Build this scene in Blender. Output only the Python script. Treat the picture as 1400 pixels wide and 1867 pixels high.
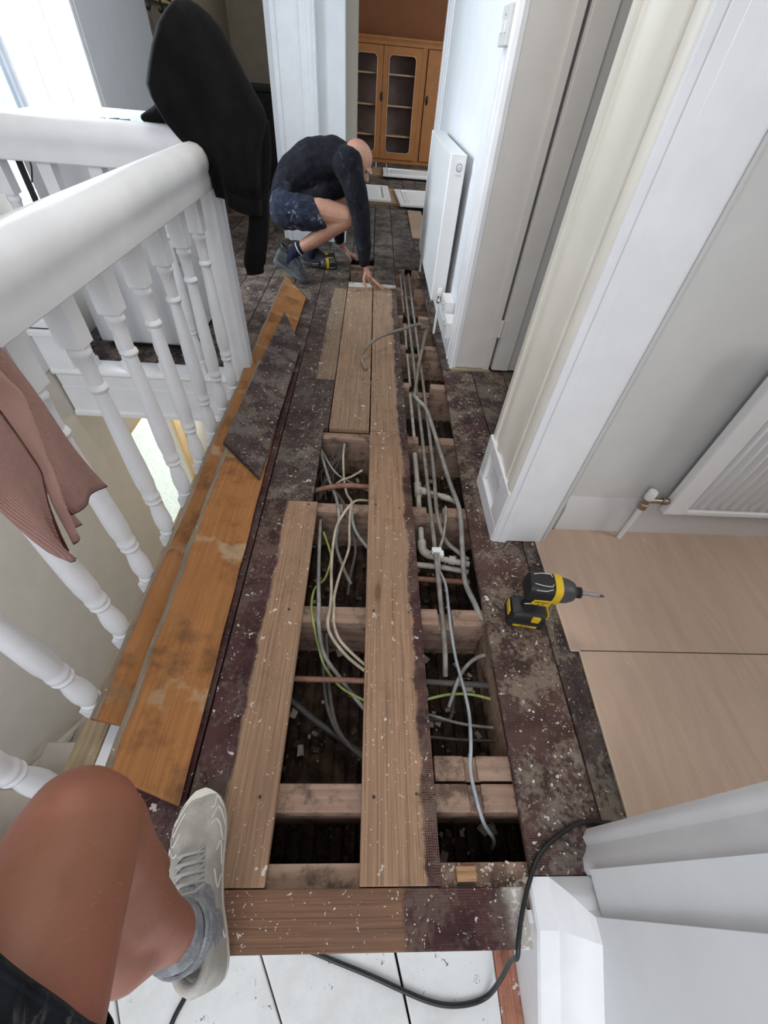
import bpy, bmesh, math, random
from mathutils import Vector, Matrix, Euler, noise as mnoise

C = bpy.context.scene.collection
S = bpy.context.scene
for o in list(bpy.data.objects):
    bpy.data.objects.remove(o, do_unlink=True)

# ------------------------------------------------------------------ camera
cam = bpy.data.cameras.new('camera')
cam.sensor_fit = 'VERTICAL'
cam.sensor_height = 36.0
cam.lens = 752.96 / 1867 * 36.0
cam.clip_start = 0.02
co = bpy.data.objects.new('camera', cam)
C.objects.link(co)
RX = Vector((0.99776, -0.00899, 0.06628))
DN = Vector((0.03827, -0.73593, -0.67598))
FW = Vector((0.05486, 0.67700, -0.73394))
co.matrix_world = Matrix(((RX.x, -DN.x, -FW.x, 0), (RX.y, -DN.y, -FW.y, 0), (RX.z, -DN.z, -FW.z, 1.15), (0, 0, 0, 1)))
S.camera = co

# ------------------------------------------------------------------ world, lights, exposure
w = bpy.data.worlds.new('world'); S.world = w
w.use_nodes = True
bg = w.node_tree.nodes['Background']
bg.inputs[0].default_value = (0.86, 0.92, 1.0, 1)
bg.inputs[1].default_value = 1.0

def area(name, loc, target, sx, sy, power, color=(1, 1, 1)):
    l = bpy.data.lights.new(name, 'AREA')
    l.shape = 'RECTANGLE'; l.size = sx; l.size_y = sy
    l.energy = power; l.color = color
    o = bpy.data.objects.new(name, l); C.objects.link(o)
    o.location = loc
    d = (Vector(target) - Vector(loc)).normalized()
    o.rotation_euler = d.to_track_quat('-Z', 'Y').to_euler()
    return o

area('landing_window_light', (-2.5, 2.75, 1.55), (0.2, 2.4, 0.2), 1.4, 1.5, 105, (0.86, 0.93, 1.0))
area('stair_fill_light', (-0.7, -2.6, 2.3), (0.1, 0.8, 0.2), 1.8, 1.8, 52, (0.97, 0.98, 1.0))  # fill added behind the camera; no window stands there
area('lobby_fill_light', (2.9, -0.2, 1.7), (0.9, 0.7, 0.2), 1.2, 1.3, 42, (1.0, 0.97, 0.93))  # added to brighten the plywood and pillar, from an assumed unseen source
area('end_room_window_light', (2.6, 7.0, 1.5), (0.0, 7.2, 0.3), 1.4, 1.4, 30, (0.92, 0.96, 1.0))
area('dim_room_fill', (-0.9, 6.0, 2.4), (-1.2, 6.0, 0), 0.5, 0.5, 7, (1.0, 0.95, 0.85))  # added fill that lifts the dim room; no lamp is known there
area('hall_lamp', (-0.1, 1.6, 2.38), (-0.1, 1.6, 0), 0.5, 0.5, 12, (1.0, 0.93, 0.82))
area('lower_hall_light', (-1.1, 3.3, -0.75), (-1.1, 2.0, -1.6), 0.6, 0.6, 8, (1.0, 0.93, 0.8))

S.view_settings.view_transform = 'Standard'
S.view_settings.look = 'None'
S.view_settings.gamma = 1.0
S.view_settings.use_curve_mapping = False
S.view_settings.exposure = 0.22

# ------------------------------------------------------------------ helpers: nodes
class G:
    def __init__(s, name):
        s.m = bpy.data.materials.new(name); s.m.use_nodes = True
        s.t = s.m.node_tree; s.t.nodes.clear()
        s.out = s.t.nodes.new('ShaderNodeOutputMaterial')
        s.b = s.t.nodes.new('ShaderNodeBsdfPrincipled')
        s.t.links.new(s.b.outputs[0], s.out.inputs[0])
    def n(s, typ, ins=None, **props):
        nd = s.t.nodes.new(typ)
        for k, v in props.items(): setattr(nd, k, v)
        for k, v in (ins or {}).items(): s.put(nd.inputs[k], v)
        return nd
    def put(s, sock, v):
        if isinstance(v, bpy.types.NodeSocket): s.t.links.new(v, sock)
        elif isinstance(v, (tuple, list)) and len(v) == 3 and sock.type == 'RGBA': sock.default_value = (*v, 1)
        else: sock.default_value = v
    def set(s, **k):
        for a, v in k.items(): s.put(s.b.inputs[a.replace('_', ' ')], v)
    def math(s, op, a, b=None, clamp=False):
        nd = s.n('ShaderNodeMath', operation=op, use_clamp=clamp)
        s.put(nd.inputs[0], a)
        if b is not None: s.put(nd.inputs[1], b)
        return nd.outputs[0]
    def mix(s, f, a, b, mode='MIX'):
        nd = s.n('ShaderNodeMix', data_type='RGBA', blend_type=mode)
        s.put(nd.inputs[0], f); s.put(nd.inputs[6], a); s.put(nd.inputs[7], b)
        return nd.outputs[2]
    def step(s, v, lo, hi, o0=0.0, o1=1.0):
        nd = s.n('ShaderNodeMapRange', interpolation_type='SMOOTHSTEP')
        for i, q in enumerate((v, lo, hi, o0, o1)): s.put(nd.inputs[i], q)
        return nd.outputs[0]
    def coords(s, scale=(1, 1, 1), offset=(0, 0, 0), kind='Object'):
        tc = s.n('ShaderNodeTexCoord')
        mp = s.n('ShaderNodeMapping', {0: tc.outputs[kind], 1: offset, 3: scale})
        return mp.outputs[0]
    def noise(s, vec, scale, detail=3, rough=0.55, dist=0.0):
        return s.n('ShaderNodeTexNoise', {'Vector': vec, 'Scale': scale, 'Detail': detail, 'Roughness': rough, 'Distortion': dist}).outputs[0]
    def bump(s, h, strength=0.3, dist=0.002):
        nd = s.n('ShaderNodeBump', {'Strength': strength, 'Distance': dist, 'Height': h})
        s.put(s.b.inputs['Normal'], nd.outputs[0])
    def xyz(s, vec):
        nd = s.n('ShaderNodeSeparateXYZ', {0: vec}); return nd.outputs

MATS = {}
def paint(name, col, rough=0.45, var=0.04, bump=0.08, scale=9.0, spec=0.4):
    if name in MATS: return MATS[name]
    g = G(name); v = g.coords()
    n1 = g.noise(v, scale, 4); n2 = g.noise(v, 140, 2)
    c = g.mix(g.step(n1, 0.35, 0.7), tuple(max(0, q * (1 - var)) for q in col), tuple(min(1, q * (1 + var)) for q in col))
    g.set(Base_Color=c, Roughness=rough, Specular_IOR_Level=spec)
    if bump: g.bump(g.math('ADD', g.math('MULTIPLY', n1, 1.5), g.math('MULTIPLY', n2, 0.35)), bump, 0.004)
    MATS[name] = g.m
    return g.m

def metal(name, col, rough=0.35, m=1.0):
    if name in MATS: return MATS[name]
    g = G(name); v = g.coords()
    n1 = g.noise(v, 60, 3)
    g.set(Base_Color=g.mix(n1, tuple(q * 0.75 for q in col), col), Metallic=m, Roughness=g.step(n1, 0.2, 0.8, rough * 0.7, rough * 1.4))
    MATS[name] = g.m
    return g.m

def board_mat(name, axis='Y', seed=0.0, bare=(0.30, 0.185, 0.110), dark=(0.058, 0.031, 0.028), grey=(0.12, 0.098, 0.082),
              edges=None, coverage=0.8, spat=1.0, dust=0.5, white_end=None, chalk=None, weave=False, knots=0.5, orange=False, worn=0.0):
    """floorboard: bare timber with old dark floor paint where edges say; paint drips, dust, knots.
    edges: 'all', None or list of ('lt'|'gt', value) along the board's width"""
    if name in MATS: return MATS[name]
    g = G(name)
    raw = g.n('ShaderNodeTexCoord').outputs['Object']
    P = g.xyz(raw)
    off = (seed * 3.17, seed * 1.93, seed * 0.71)
    v = g.n('ShaderNodeMapping', {0: raw, 1: off}).outputs[0]
    sc = (190, 3.0, 190) if axis == 'Y' else (3.0, 190, 190)
    vg = g.n('ShaderNodeMapping', {0: raw, 1: off, 3: sc}).outputs[0]
    big = g.noise(v, 2.6, 3)
    mid = g.noise(v, 11, 5, 0.62)
    fine = g.noise(v, 90, 4, 0.6)
    grain = g.noise(vg, 1.0, 4, 0.62, 0.25)
    vg2 = g.n('ShaderNodeMapping', {0: raw, 1: off, 3: tuple(q * 2.3 for q in sc)}).outputs[0]
    grain2 = g.noise(vg2, 1.0, 3, 0.6)
    b0 = tuple(q * 0.50 for q in bare); b1 = tuple(min(1, q * 1.12) for q in bare)
    col = g.mix(g.step(grain, 0.30, 0.68), tuple(q * (0.82 if orange else 0.66) for q in bare), b1)
    col = g.mix(g.step(grain2, 0.52, 0.72, 0, 0.2 if orange else 0.5), col, tuple(q * 0.55 for q in bare))
    col = g.mix(g.step(big, 0.42, 0.70, 0, 0.35), col, tuple(q * 0.66 for q in bare))
    col = g.mix(g.step(g.noise(v, 4.3, 5, 0.6), 0.50, 0.68, 0, 0.5), col, (bare[0] * 0.72, bare[1] * 0.76, bare[2] * 0.85))
    vcr = g.n('ShaderNodeMapping', {0: raw, 1: off, 3: (240, 3.0, 240) if axis == 'Y' else (3.0, 240, 240)}).outputs[0]
    col = g.mix(g.step(g.noise(vcr, 1.0, 3, 0.6, 0.4), 0.60, 0.66, 0, 0.18 if orange else 0.6), col, tuple(q * 0.38 for q in bare))
    # knots
    ks = (5.0, 1.6, 5.0) if axis == 'Y' else (1.6, 5.0, 5.0)
    vk = g.n('ShaderNodeMapping', {0: raw, 1: (seed * 1.3 + .37, seed * 0.77, seed), 3: ks}).outputs[0]
    kn = g.n('ShaderNodeTexVoronoi', {'Vector': vk, 'Scale': 1.6, 'Randomness': 1.0}, feature='F1').outputs['Distance']
    kd = g.math('ADD', kn, g.math('MULTIPLY', g.math('SUBTRACT', mid, 0.5), 0.09))
    col = g.mix(g.step(kd, 0.05, 0.11, knots, 0.0), col, (bare[0] * 0.22, bare[1] * 0.16, bare[2] * 0.14))
    col = g.mix(g.step(kd, 0.09, 0.24, knots * 0.35, 0.0), col, (bare[0] * 0.5, bare[1] * 0.42, bare[2] * 0.36))
    if orange:
        wy = g.math('ADD', P[1], g.math('MULTIPLY', g.math('SUBTRACT', mid, 0.5), 0.16))
        jy = g.math('ABSOLUTE', g.math('SUBTRACT', g.math('FRACT', g.math('ADD', g.math('DIVIDE', wy, 0.46), 0.72)), 0.5))
        col = g.mix(g.math('MULTIPLY', g.step(jy, 0.04, 0.075, 0.75, 0.0), g.step(g.noise(v, 13, 4), 0.40, 0.58)), col, (0.40, 0.29, 0.18))
        col = g.mix(g.step(kd, 0.08, 0.17, 0.85, 0.0), col, (0.075, 0.026, 0.010))
        blot = g.noise(v, 6.5, 5, 0.65)
        col = g.mix(g.step(blot, 0.50, 0.68, 0, 0.72), col, (0.10, 0.045, 0.018))
        col = g.mix(g.step(g.noise(v, 3.1, 5, 0.65), 0.56, 0.70, 0, 0.5), col, (0.24, 0.12, 0.05))
    W = P[0] if axis == 'Y' else P[1]
    wob = g.math('MULTIPLY', g.math('SUBTRACT', mid, 0.5), 0.045)
    mask = None
    if edges == 'all':
        mask = g.step(mid, 0.62 - 0.0, 0.80, 1.0, 1.0 - worn)
    elif edges:
        for kind, e, *ax in edges:
            src = P['XYZ'.index(ax[0])] if ax else W
            q = g.math('ADD', src, wob)
            k = g.step(q, e - 0.006, e + 0.006, 0, 1) if kind == 'gt' else g.step(q, e - 0.006, e + 0.006, 1, 0)
            mask = k if mask is None else g.math('MAXIMUM', mask, k)
        mask = g.math('MULTIPLY', mask, g.step(g.math('ADD', g.math('MULTIPLY', fine, 0.5), g.math('MULTIPLY', mid, 0.5)), coverage - 0.28, coverage - 0.08, 1.0, 0.12))
    if mask is not None:
        pc = g.mix(g.step(mid, 0.40, 0.66), dark, tuple(q * 0.5 for q in dark))
        patch = g.noise(v, 7.5, 7, 0.68)
        pm = g.math('ADD', g.math('MULTIPLY', patch, 0.7), g.math('MULTIPLY', fine, 0.3))
        pc = g.mix(g.step(pm, 0.47, 0.56, 0, dust), pc, g.mix(g.step(big, 0.4, 0.6), grey, (grey[0] * 1.25, grey[1] * 1.15, grey[2] * 1.0)))
        pc = g.mix(g.step(g.noise(v, 17, 5, 0.7), 0.60, 0.70, 0, dust * 0.7), pc, tuple(q * 1.7 for q in grey))
        pc = g.mix(g.step(grain2, 0.58, 0.70, 0, 0.35), pc, grey)
        if weave:
            wx = g.n('ShaderNodeTexWave', {'Vector': raw, 'Scale': 70.0, 'Distortion': 3.5, 'Detail': 2.0}, bands_direction='X').outputs['Fac']
            wy = g.n('ShaderNodeTexWave', {'Vector': raw, 'Scale': 70.0, 'Distortion': 3.5, 'Detail': 2.0}, bands_direction='Y').outputs['Fac']
            wv = g.math('MULTIPLY', wx, wy)
            zone = g.step(g.noise(v, 4.2, 3), 0.44, 0.56)
            pc = g.mix(g.math('MULTIPLY', g.math('MULTIPLY', g.step(wv, 0.25, 0.55), zone), 0.5), pc, tuple(q * 0.95 for q in bare))
        col = g.mix(mask, col, pc)
    # dirt
    col = g.mix(g.step(g.noise(v, 5.5, 6, 0.7), 0.52, 0.76, 0, 0.6), col, (0.045, 0.034, 0.028))
    # paint drips
    if spat > 0:
        warp = g.n('ShaderNodeVectorMath', {0: v, 1: g.n('ShaderNodeVectorMath', {0: g.n('ShaderNodeTexNoise', {'Vector': v, 'Scale': 55.0, 'Detail': 3.0}).outputs['Color'], 1: (0.05, 0.05, 0.05)}, operation='MULTIPLY').outputs[0]}, operation='ADD').outputs[0]
        tot = None
        for (s_, thr, r0, r1) in ((22, 0.955, 0.06, 0.26), (55, 0.935, 0.08, 0.36), (150, 0.92, 0.15, 0.42)):
            vo = g.n('ShaderNodeTexVoronoi', {'Vector': warp, 'Scale': float(s_), 'Randomness': 1.0}, feature='F1')
            rc = g.n('ShaderNodeSeparateColor', {0: vo.outputs['Color']}).outputs
            rad = g.math('ADD', g.math('MULTIPLY', rc[1], r1 - r0), r0)
            hit = g.math('MULTIPLY', g.math('LESS_THAN', vo.outputs['Distance'], rad), g.math('GREATER_THAN', rc[0], 1 - (1 - thr) * spat))
            tot = hit if tot is None else g.math('MAXIMUM', tot, hit)
        sm = g.noise(v, 7.0, 6, 0.75)
        smear = g.math('MULTIPLY', g.step(sm, 0.665, 0.74, 0, 0.75), g.step(fine, 0.40, 0.55))
        tot = g.math('MAXIMUM', tot, smear)
        col = g.mix(g.math('MULTIPLY', tot, 0.85), col, g.mix(big, (0.50, 0.44, 0.39), (0.72, 0.69, 0.66)))
    if white_end is not None:
        q = g.math('ADD', P[0], g.math('MULTIPLY', wob, 1.6))
        we = g.math('MULTIPLY', g.step(q, white_end - 0.02, white_end + 0.025), g.step(fine, 0.40, 0.50, 1.0, 0.55))
        col = g.mix(we, col, (0.66, 0.63, 0.58))
    if chalk is not None:
        q = g.math('ADD', P[1], g.math('MULTIPLY', wob, 1.2))
        ck = g.math('MULTIPLY', g.step(q, chalk - 0.02, chalk + 0.02), g.step(mid, 0.36, 0.58, 0.25, 0.95))
        col = g.mix(ck, col, (0.62, 0.61, 0.59))
    g.set(Base_Color=col, Roughness=g.step(mid, 0.3, 0.7, 0.62, 0.85), Specular_IOR_Level=0.25)
    g.bump(g.math('ADD', g.math('MULTIPLY', grain, 1.0), g.math('MULTIPLY', fine, 0.5)), 0.5, 0.0022)
    MATS[name] = g.m
    return g.m

# ------------------------------------------------------------------ helpers: geometry
class MB:
    def __init__(s): s.v = []; s.f = []
    def add(s, vs, fs):
        o = len(s.v); s.v += [tuple(q) for q in vs]; s.f += [tuple(i + o for i in f) for f in fs]; return s
    def box(s, x0, x1, y0, y1, z0, z1):
        vs = [(x, y, z) for z in (z0, z1) for y in (y0, y1) for x in (x0, x1)]
        return s.add(vs, [(0, 2, 3, 1), (4, 5, 7, 6), (0, 1, 5, 4), (2, 6, 7, 3), (0, 4, 6, 2), (1, 3, 7, 5)])
    def hexa(s, low, up):   # two quads of four corners each, same order (counter-clockwise seen from above)
        return s.add(list(low) + list(up), [(3, 2, 1, 0), (4, 5, 6, 7), (0, 1, 5, 4), (1, 2, 6, 5), (2, 3, 7, 6), (3, 0, 4, 7)])
    def prism(s, poly, z0, z1):  # ccw poly in xy
        n = len(poly)
        vs = [(x, y, z0) for x, y in poly] + [(x, y, z1) for x, y in poly]
        return s.add(vs, [tuple(range(n - 1, -1, -1)), tuple(range(n, 2 * n))] + [(i, (i + 1) % n, n + (i + 1) % n, n + i) for i in range(n)])
    def loft(s, rings, cap=True, close=True):
        n = len(rings[0]); o = []
        for r in rings: o += list(r)
        fs = []
        for k in range(len(rings) - 1):
            for i in range(n if close else n - 1):
                j = (i + 1) % n
                fs.append((k * n + i, k * n + j, (k + 1) * n + j, (k + 1) * n + i))
        if cap:
            fs.append(tuple(range(n - 1, -1, -1))); b = (len(rings) - 1) * n
            fs.append(tuple(range(b, b + n)))
        return s.add(o, fs)
    def lathe(s, prof, c=(0, 0, 0), n=20, axis='Z'):  # prof: (r, h)
        rings = []
        for r, h in prof:
            ring = []
            for i in range(n):
                a = 2 * math.pi * i / n; x, y = r * math.cos(a), r * math.sin(a)
                p = (x, y, h) if axis == 'Z' else ((h, x, y) if axis == 'X' else (y, h, x))
                ring.append((c[0] + p[0], c[1] + p[1], c[2] + p[2]))
            rings.append(ring)
        return s.loft(rings)
    def tube(s, pts, r, n=8, cap=True):
        P = [Vector(p) for p in pts]
        rs = r if isinstance(r, (list, tuple)) else [r] * len(P)
        rings = []; up = None
        for i, p in enumerate(P):
            d = (P[min(i + 1, len(P) - 1)] - P[max(i - 1, 0)]).normalized()
            if up is None: up = d.orthogonal().normalized()
            up = (up - d * up.dot(d)).normalized(); q = d.cross(up)
            rings.append([p + (up * math.cos(2 * math.pi * k / n) + q * math.sin(2 * math.pi * k / n)) * rs[i] for k in range(n)])
        return s.loft(rings, cap)
    def grid(s, rows):
        return s.loft(rows, cap=False, close=False)
    def build(s, name, mat, parent=None, smooth=None, bevel=0, subd=0, solid=0, seg=2):
        me = bpy.data.meshes.new(name)
        me.from_pydata([tuple(map(float, q)) for q in s.v], [], s.f); me.update()
        bm = bmesh.new(); bm.from_mesh(me); bmesh.ops.recalc_face_normals(bm, faces=bm.faces); bm.to_mesh(me); bm.free()
        me.materials.append(mat)
        o = bpy.data.objects.new(name, me); C.objects.link(o)
        if parent is not None: attach(o, parent)
        if smooth is not None:
            me.shade_smooth()
            if smooth < 180: me.set_sharp_from_angle(angle=math.radians(smooth))
        if solid:
            md = o.modifiers.new('solid', 'SOLIDIFY'); md.thickness = solid; md.offset = 0
        if bevel:
            md = o.modifiers.new('bevel', 'BEVEL'); md.width = bevel; md.segments = seg; md.limit_method = 'ANGLE'; md.angle_limit = math.radians(35)
        if subd:
            md = o.modifiers.new('sub', 'SUBSURF'); md.levels = subd; md.render_levels = subd
        return o

def attach(o, parent):
    o.parent = parent
    pm = Matrix.Identity(4); q = parent
    while q is not None: pm = (q.matrix_parent_inverse if q.parent else Matrix.Identity(4)) @ q.matrix_basis @ pm; q = q.parent
    o.matrix_parent_inverse = pm.inverted()

def tag(o, label=None, cat=None, group=None, kind=None):
    if label: o['label'] = label
    if cat: o['category'] = cat
    if group: o['group'] = group
    if kind: o['kind'] = kind
    return o
def empty(name, loc=(0, 0, 0), label=None, cat=None, group=None, kind=None):
    o = bpy.data.objects.new(name, None); C.objects.link(o); o.location = loc; o.empty_display_size = 0.1
    return tag(o, label, cat, group, kind)
def copy_tree(o, delta, parent=None):
    c = o.copy(); C.objects.link(c)
    if parent is not None: c.parent = parent; c.matrix_parent_inverse = o.matrix_parent_inverse.copy(); c.matrix_basis = o.matrix_basis.copy()
    else: c.location = Vector(o.location) + Vector(delta)
    for ch in list(o.children): copy_tree(ch, (0, 0, 0), c)
    return c
def smoothpath(pts, k=6):
    P = [Vector(p) for p in pts]; out = []
    for i in range(len(P) - 1):
        a, b, c, d = P[max(i - 1, 0)], P[i], P[i + 1], P[min(i + 2, len(P) - 1)]
        for j in range(k):
            t = j / k
            out.append(0.5 * ((2 * b) + (c - a) * t + (2 * a - 5 * b + 4 * c - d) * t * t + (3 * b - a - 3 * c + d) * t ** 3))
    out.append(P[-1]); return out

WHITE = paint('white_gloss', (0.76, 0.765, 0.785), 0.32, 0.03, 0.10)
WALL = paint('white_wall', (0.70, 0.715, 0.735), 0.7, 0.02, 0.05)
GREYWALL = paint('pale_grey_wall', (0.60, 0.595, 0.585), 0.75, 0.02, 0.05)
BEIGE = paint('stairwell_beige', (0.575, 0.535, 0.475), 0.75, 0.03, 0.05)
STAIRCOL = paint('stair_beige', (0.47, 0.415, 0.36), 0.7, 0.05, 0.05)
BROWN = paint('terracotta_wall', (0.225, 0.083, 0.030), 0.75, 0.05, 0.04)
ORANGE = paint('orange_cabinet_paint', (0.36, 0.145, 0.042), 0.45, 0.06, 0.05)
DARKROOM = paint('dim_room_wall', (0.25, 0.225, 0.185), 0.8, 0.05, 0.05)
CREAM = paint('cream_paint', (0.70, 0.67, 0.60), 0.4, 0.03, 0.06)
YELLOWWOOD = paint('cream_yellow_frame', (0.66, 0.50, 0.30), 0.5, 0.05, 0.05)
CHROME = metal('chrome', (0.75, 0.75, 0.76), 0.22)
BRASS = metal('dull_brass', (0.42, 0.36, 0.28), 0.4)
BLACKPL = paint('black_plastic', (0.012, 0.012, 0.013), 0.5, 0.15, 0.05)
PAPER = paint('white_plastic', (0.74, 0.74, 0.73), 0.4, 0.02, 0.0)
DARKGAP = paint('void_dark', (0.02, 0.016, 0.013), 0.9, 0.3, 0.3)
# ------------------------------------------------------------------ structure: walls, trims
def struct(name, mb, mat, **k):
    o = mb.build(name, mat, **k); o['kind'] = 'structure'; return o

CZ = 2.5
# right wall of the hall (between the first doorway and the end doorway)
struct('wall_right', MB().box(0.49, 0.66, 2.26, 4.62, -0.02, CZ).box(0.49, 0.66, 1.26, 2.26, 2.05, CZ), WALL)
# pillar between first doorway and lobby opening
struct('wall_pillar', MB().prism([(0.505, 0.95), (0.66, 0.95), (0.70, 1.0), (0.70, 1.16), (0.66, 1.16), (0.66, 1.24), (0.505, 1.24)], -0.02, CZ), WALL)
struct('wall_lobby', MB().box(0.70, 2.6, 1.02, 1.14, -0.02, CZ), GREYWALL)
struct('wall_lobby_end', MB().box(2.5, 2.62, -0.3, 1.02, 0.0, 0.9).box(2.5, 2.62, -0.3, 1.02, 2.1, CZ), GREYWALL)
# wall on the right of the stairs, near the camera
struct('wall_near', MB().box(0.488, 0.64, -1.6, -0.04, -1.4, CZ).box(0.499, 0.645, -0.04, 0.03, 0.052, CZ), WALL)
struct('wall_lobby_back', MB().box(0.64, 2.6, -0.05, 0.06, 0.0, CZ), GREYWALL)
# left wall of the stairwell and landing, with the big window and the lower frosted window
mb = MB()
mb.box(-1.75, -1.6, -1.8, 2.30, -2.7, CZ)
mb.box(-1.75, -1.6, 2.30, 2.90, -2.7, -1.9)
mb.box(-1.75, -1.6, 2.30, 2.90, -0.66, 0.42)
mb.box(-1.75, -1.6, 2.90, 3.42, -2.7, 0.42)
mb.box(-1.75, -1.6, 3.42, 4.45, -2.7, CZ)
mb.box(-1.75, -1.6, 2.30, 3.42, 2.2, CZ)
struct('wall_left', mb, BEIGE)
struct('trim_1', MB().box(-1.60, -1.592, -1.0, 1.96, 0.0, CZ).box(-1.60, -1.592, 3.42, 4.44, 0.0, CZ), paint('landing_wall_grey', (0.60, 0.60, 0.605), 0.7, 0.02, 0.04))
# window reveal
mb = MB().box(-2.12, -1.75, 3.42, 3.5, 0.35, 2.25)
mb.box(-2.12, -1.75, 2.22, 2.30, 0.35, 2.25).box(-2.12, -1.75, 2.22, 3.5, 2.2, 2.3).box(-2.12, -1.58, 2.28, 3.44, 0.425, 0.455).box(-2.12, -1.76, 2.22, 3.5, 0.34, 0.425)
wr = struct('window_reveal', mb, WHITE)
win = empty('window_1', (-2.08, 2.86, 0.42), kind='structure')
MB().box(-2.10, -2.055, 2.30, 2.36, 0.42, 2.2).box(-2.10, -2.055, 3.36, 3.42, 0.42, 2.2).box(-2.10, -2.055, 2.36, 3.36, 0.42, 0.48).box(-2.10, -2.055, 2.36, 3.36, 2.14, 2.2).build('window_frame', WHITE, win, bevel=0.004)
GREYBAR = paint('grey_window_bar', (0.33, 0.37, 0.42), 0.4, 0.03, 0.0)
MB().box(-2.10, -2.05, 3.325, 3.365, 0.48, 2.14).build('window_bar', GREYBAR, win, bevel=0.003)
g = G('clear_glass'); g.t.nodes.remove(g.b)
tr = g.n('ShaderNodeBsdfTransparent', {0: (0.97, 0.99, 1.0)}); gl = g.n('ShaderNodeBsdfGlossy', {0: (1, 1, 1), 'Roughness': 0.03})
fr = g.math('MULTIPLY', g.math('POWER', g.n('ShaderNodeLayerWeight').outputs['Facing'], 3.0), 0.5)
mx = g.n('ShaderNodeMixShader', {0: fr, 1: tr.outputs[0], 2: gl.outputs[0]}); g.t.links.new(mx.outputs[0], g.out.inputs[0])
GLASS = g.m
MB().box(-2.085, -2.079, 2.36, 3.33, 0.48, 2.14).build('pane', GLASS, win)
# panelled shutter lining on the far side of the reveal: three vertical mouldings
for k, (xa, xb) in enumerate(((-2.03, -1.90), (-1.87, -1.77), (-1.74, -1.60))):
    MB().box(xa, xb, 3.395 - 0.006 * k, 3.42, 0.42, 2.2).build('lining_board', WHITE, win, bevel=0.008)

# lower frosted window (its daylight is put in as the pane's own glow) in the stairwell
lw = empty('window_2', (-1.66, 2.6, -1.8), kind='structure')
g = G('frosted_glass'); v = g.coords()
vo = g.n('ShaderNodeTexVoronoi', {'Vector': v, 'Scale': 75.0}, feature='F1').outputs['Distance']
g.set(Base_Color=(0.75, 0.82, 0.80), Roughness=0.35, Emission_Color=g.mix(g.step(vo, 0.15, 0.75), (0.88, 0.95, 0.92), (0.42, 0.60, 0.55)), Emission_Strength=0.72)
g.bump(vo, 0.6, 0.004)
MB().box(-1.66, -1.65, 2.34, 2.86, -1.86, -0.70).build('frosted_pane', g.m, lw)
MB().box(-1.70, -1.61, 2.30, 2.35, -1.9, -0.66).box(-1.70, -1.61, 2.35, 2.85, -0.70, -0.66).box(-1.70, -1.61, 2.35, 2.85, -1.9, -1.86).build('window_frame', YELLOWWOOD, lw, bevel=0.003)
MB().box(-1.648, -1.642, 2.352, 2.372, -1.86, -0.70).box(-1.648, -1.642, 2.352, 2.85, -0.72, -0.70).build('lead_strip', BLACKPL, lw)
MB().box(-1.60, -1.57, 2.86, 2.93, -2.5, -0.4).box(-1.60, -1.575, 2.93, 2.99, -2.5, -0.4).box(-1.60, -1.56, 2.99, 3.08, -2.5, -0.4).build('door_casing', YELLOWWOOD, lw, bevel=0.006)
struct('door_3', MB().box(-1.60, -1.57, 3.12, 3.9, -2.6, -0.5), WHITE, bevel=0.004)

# end wall with two doorways
struct('wall_end', MB().box(-0.80, -0.245, 4.45, 4.58, -0.02, CZ).box(-1.75, -0.80, 4.45, 4.58, 2.05, CZ).box(-0.245, 0.66, 4.45, 4.58, 2.05, CZ), WALL)
def architrave(name, x0, x1, y, depth=0.03):
    """moulded casing facing -y, steps from the inner edge x0 to the outer edge x1"""
    d = (x1 - x0)
    prof = [(0, 0), (0, .55), (.10, .62), (.13, .5), (.20, .5), (.26, .62), (.50, .70), (.60, .62), (.64, .85), (.78, .85), (.80, 1.0), (.90, 1.0), (.94, .9), (.97, 1.0), (1.0, .8), (1.0, 0)]
    poly = [(x0 + d * a, y - depth * b) for a, b in prof]
    if d > 0: poly = poly[::-1]
    return struct(name, MB().prism(poly, 0.0, 2.12), WHITE, smooth=30)
architrave('trim_2', -0.755, -0.44, 4.45, 0.07)
architrave('trim_3', -1.60, -1.70, 4.45, 0.03)
struct('trim_4', MB().box(0.465, 0.49, 4.33, 4.45, 0, 2.1).box(0.475, 0.49, 4.27, 4.33, 0, 2.1).box(0.455, 0.475, 4.40, 4.45, 0, 2.1), WHITE, bevel=0.005)
# dim room behind the left doorway
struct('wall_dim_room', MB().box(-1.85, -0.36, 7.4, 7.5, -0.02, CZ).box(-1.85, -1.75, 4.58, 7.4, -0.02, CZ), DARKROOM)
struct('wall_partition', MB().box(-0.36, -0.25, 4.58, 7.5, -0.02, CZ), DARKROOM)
# end room
struct('wall_end_room', MB().box(-2.4, 2.8, 9.62, 9.75, -0.02, CZ), BROWN)
struct('wall_end_room_left', MB().box(-2.5, -2.4, 7.5, 9.7, -0.02, CZ), BROWN)
struct('ceiling', MB().box(-2.0, 2.7, -0.4, 4.6, CZ, CZ + 0.1).box(-2.5, 3.0, 4.6, 9.75, CZ, CZ + 0.1), WALL)

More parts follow.
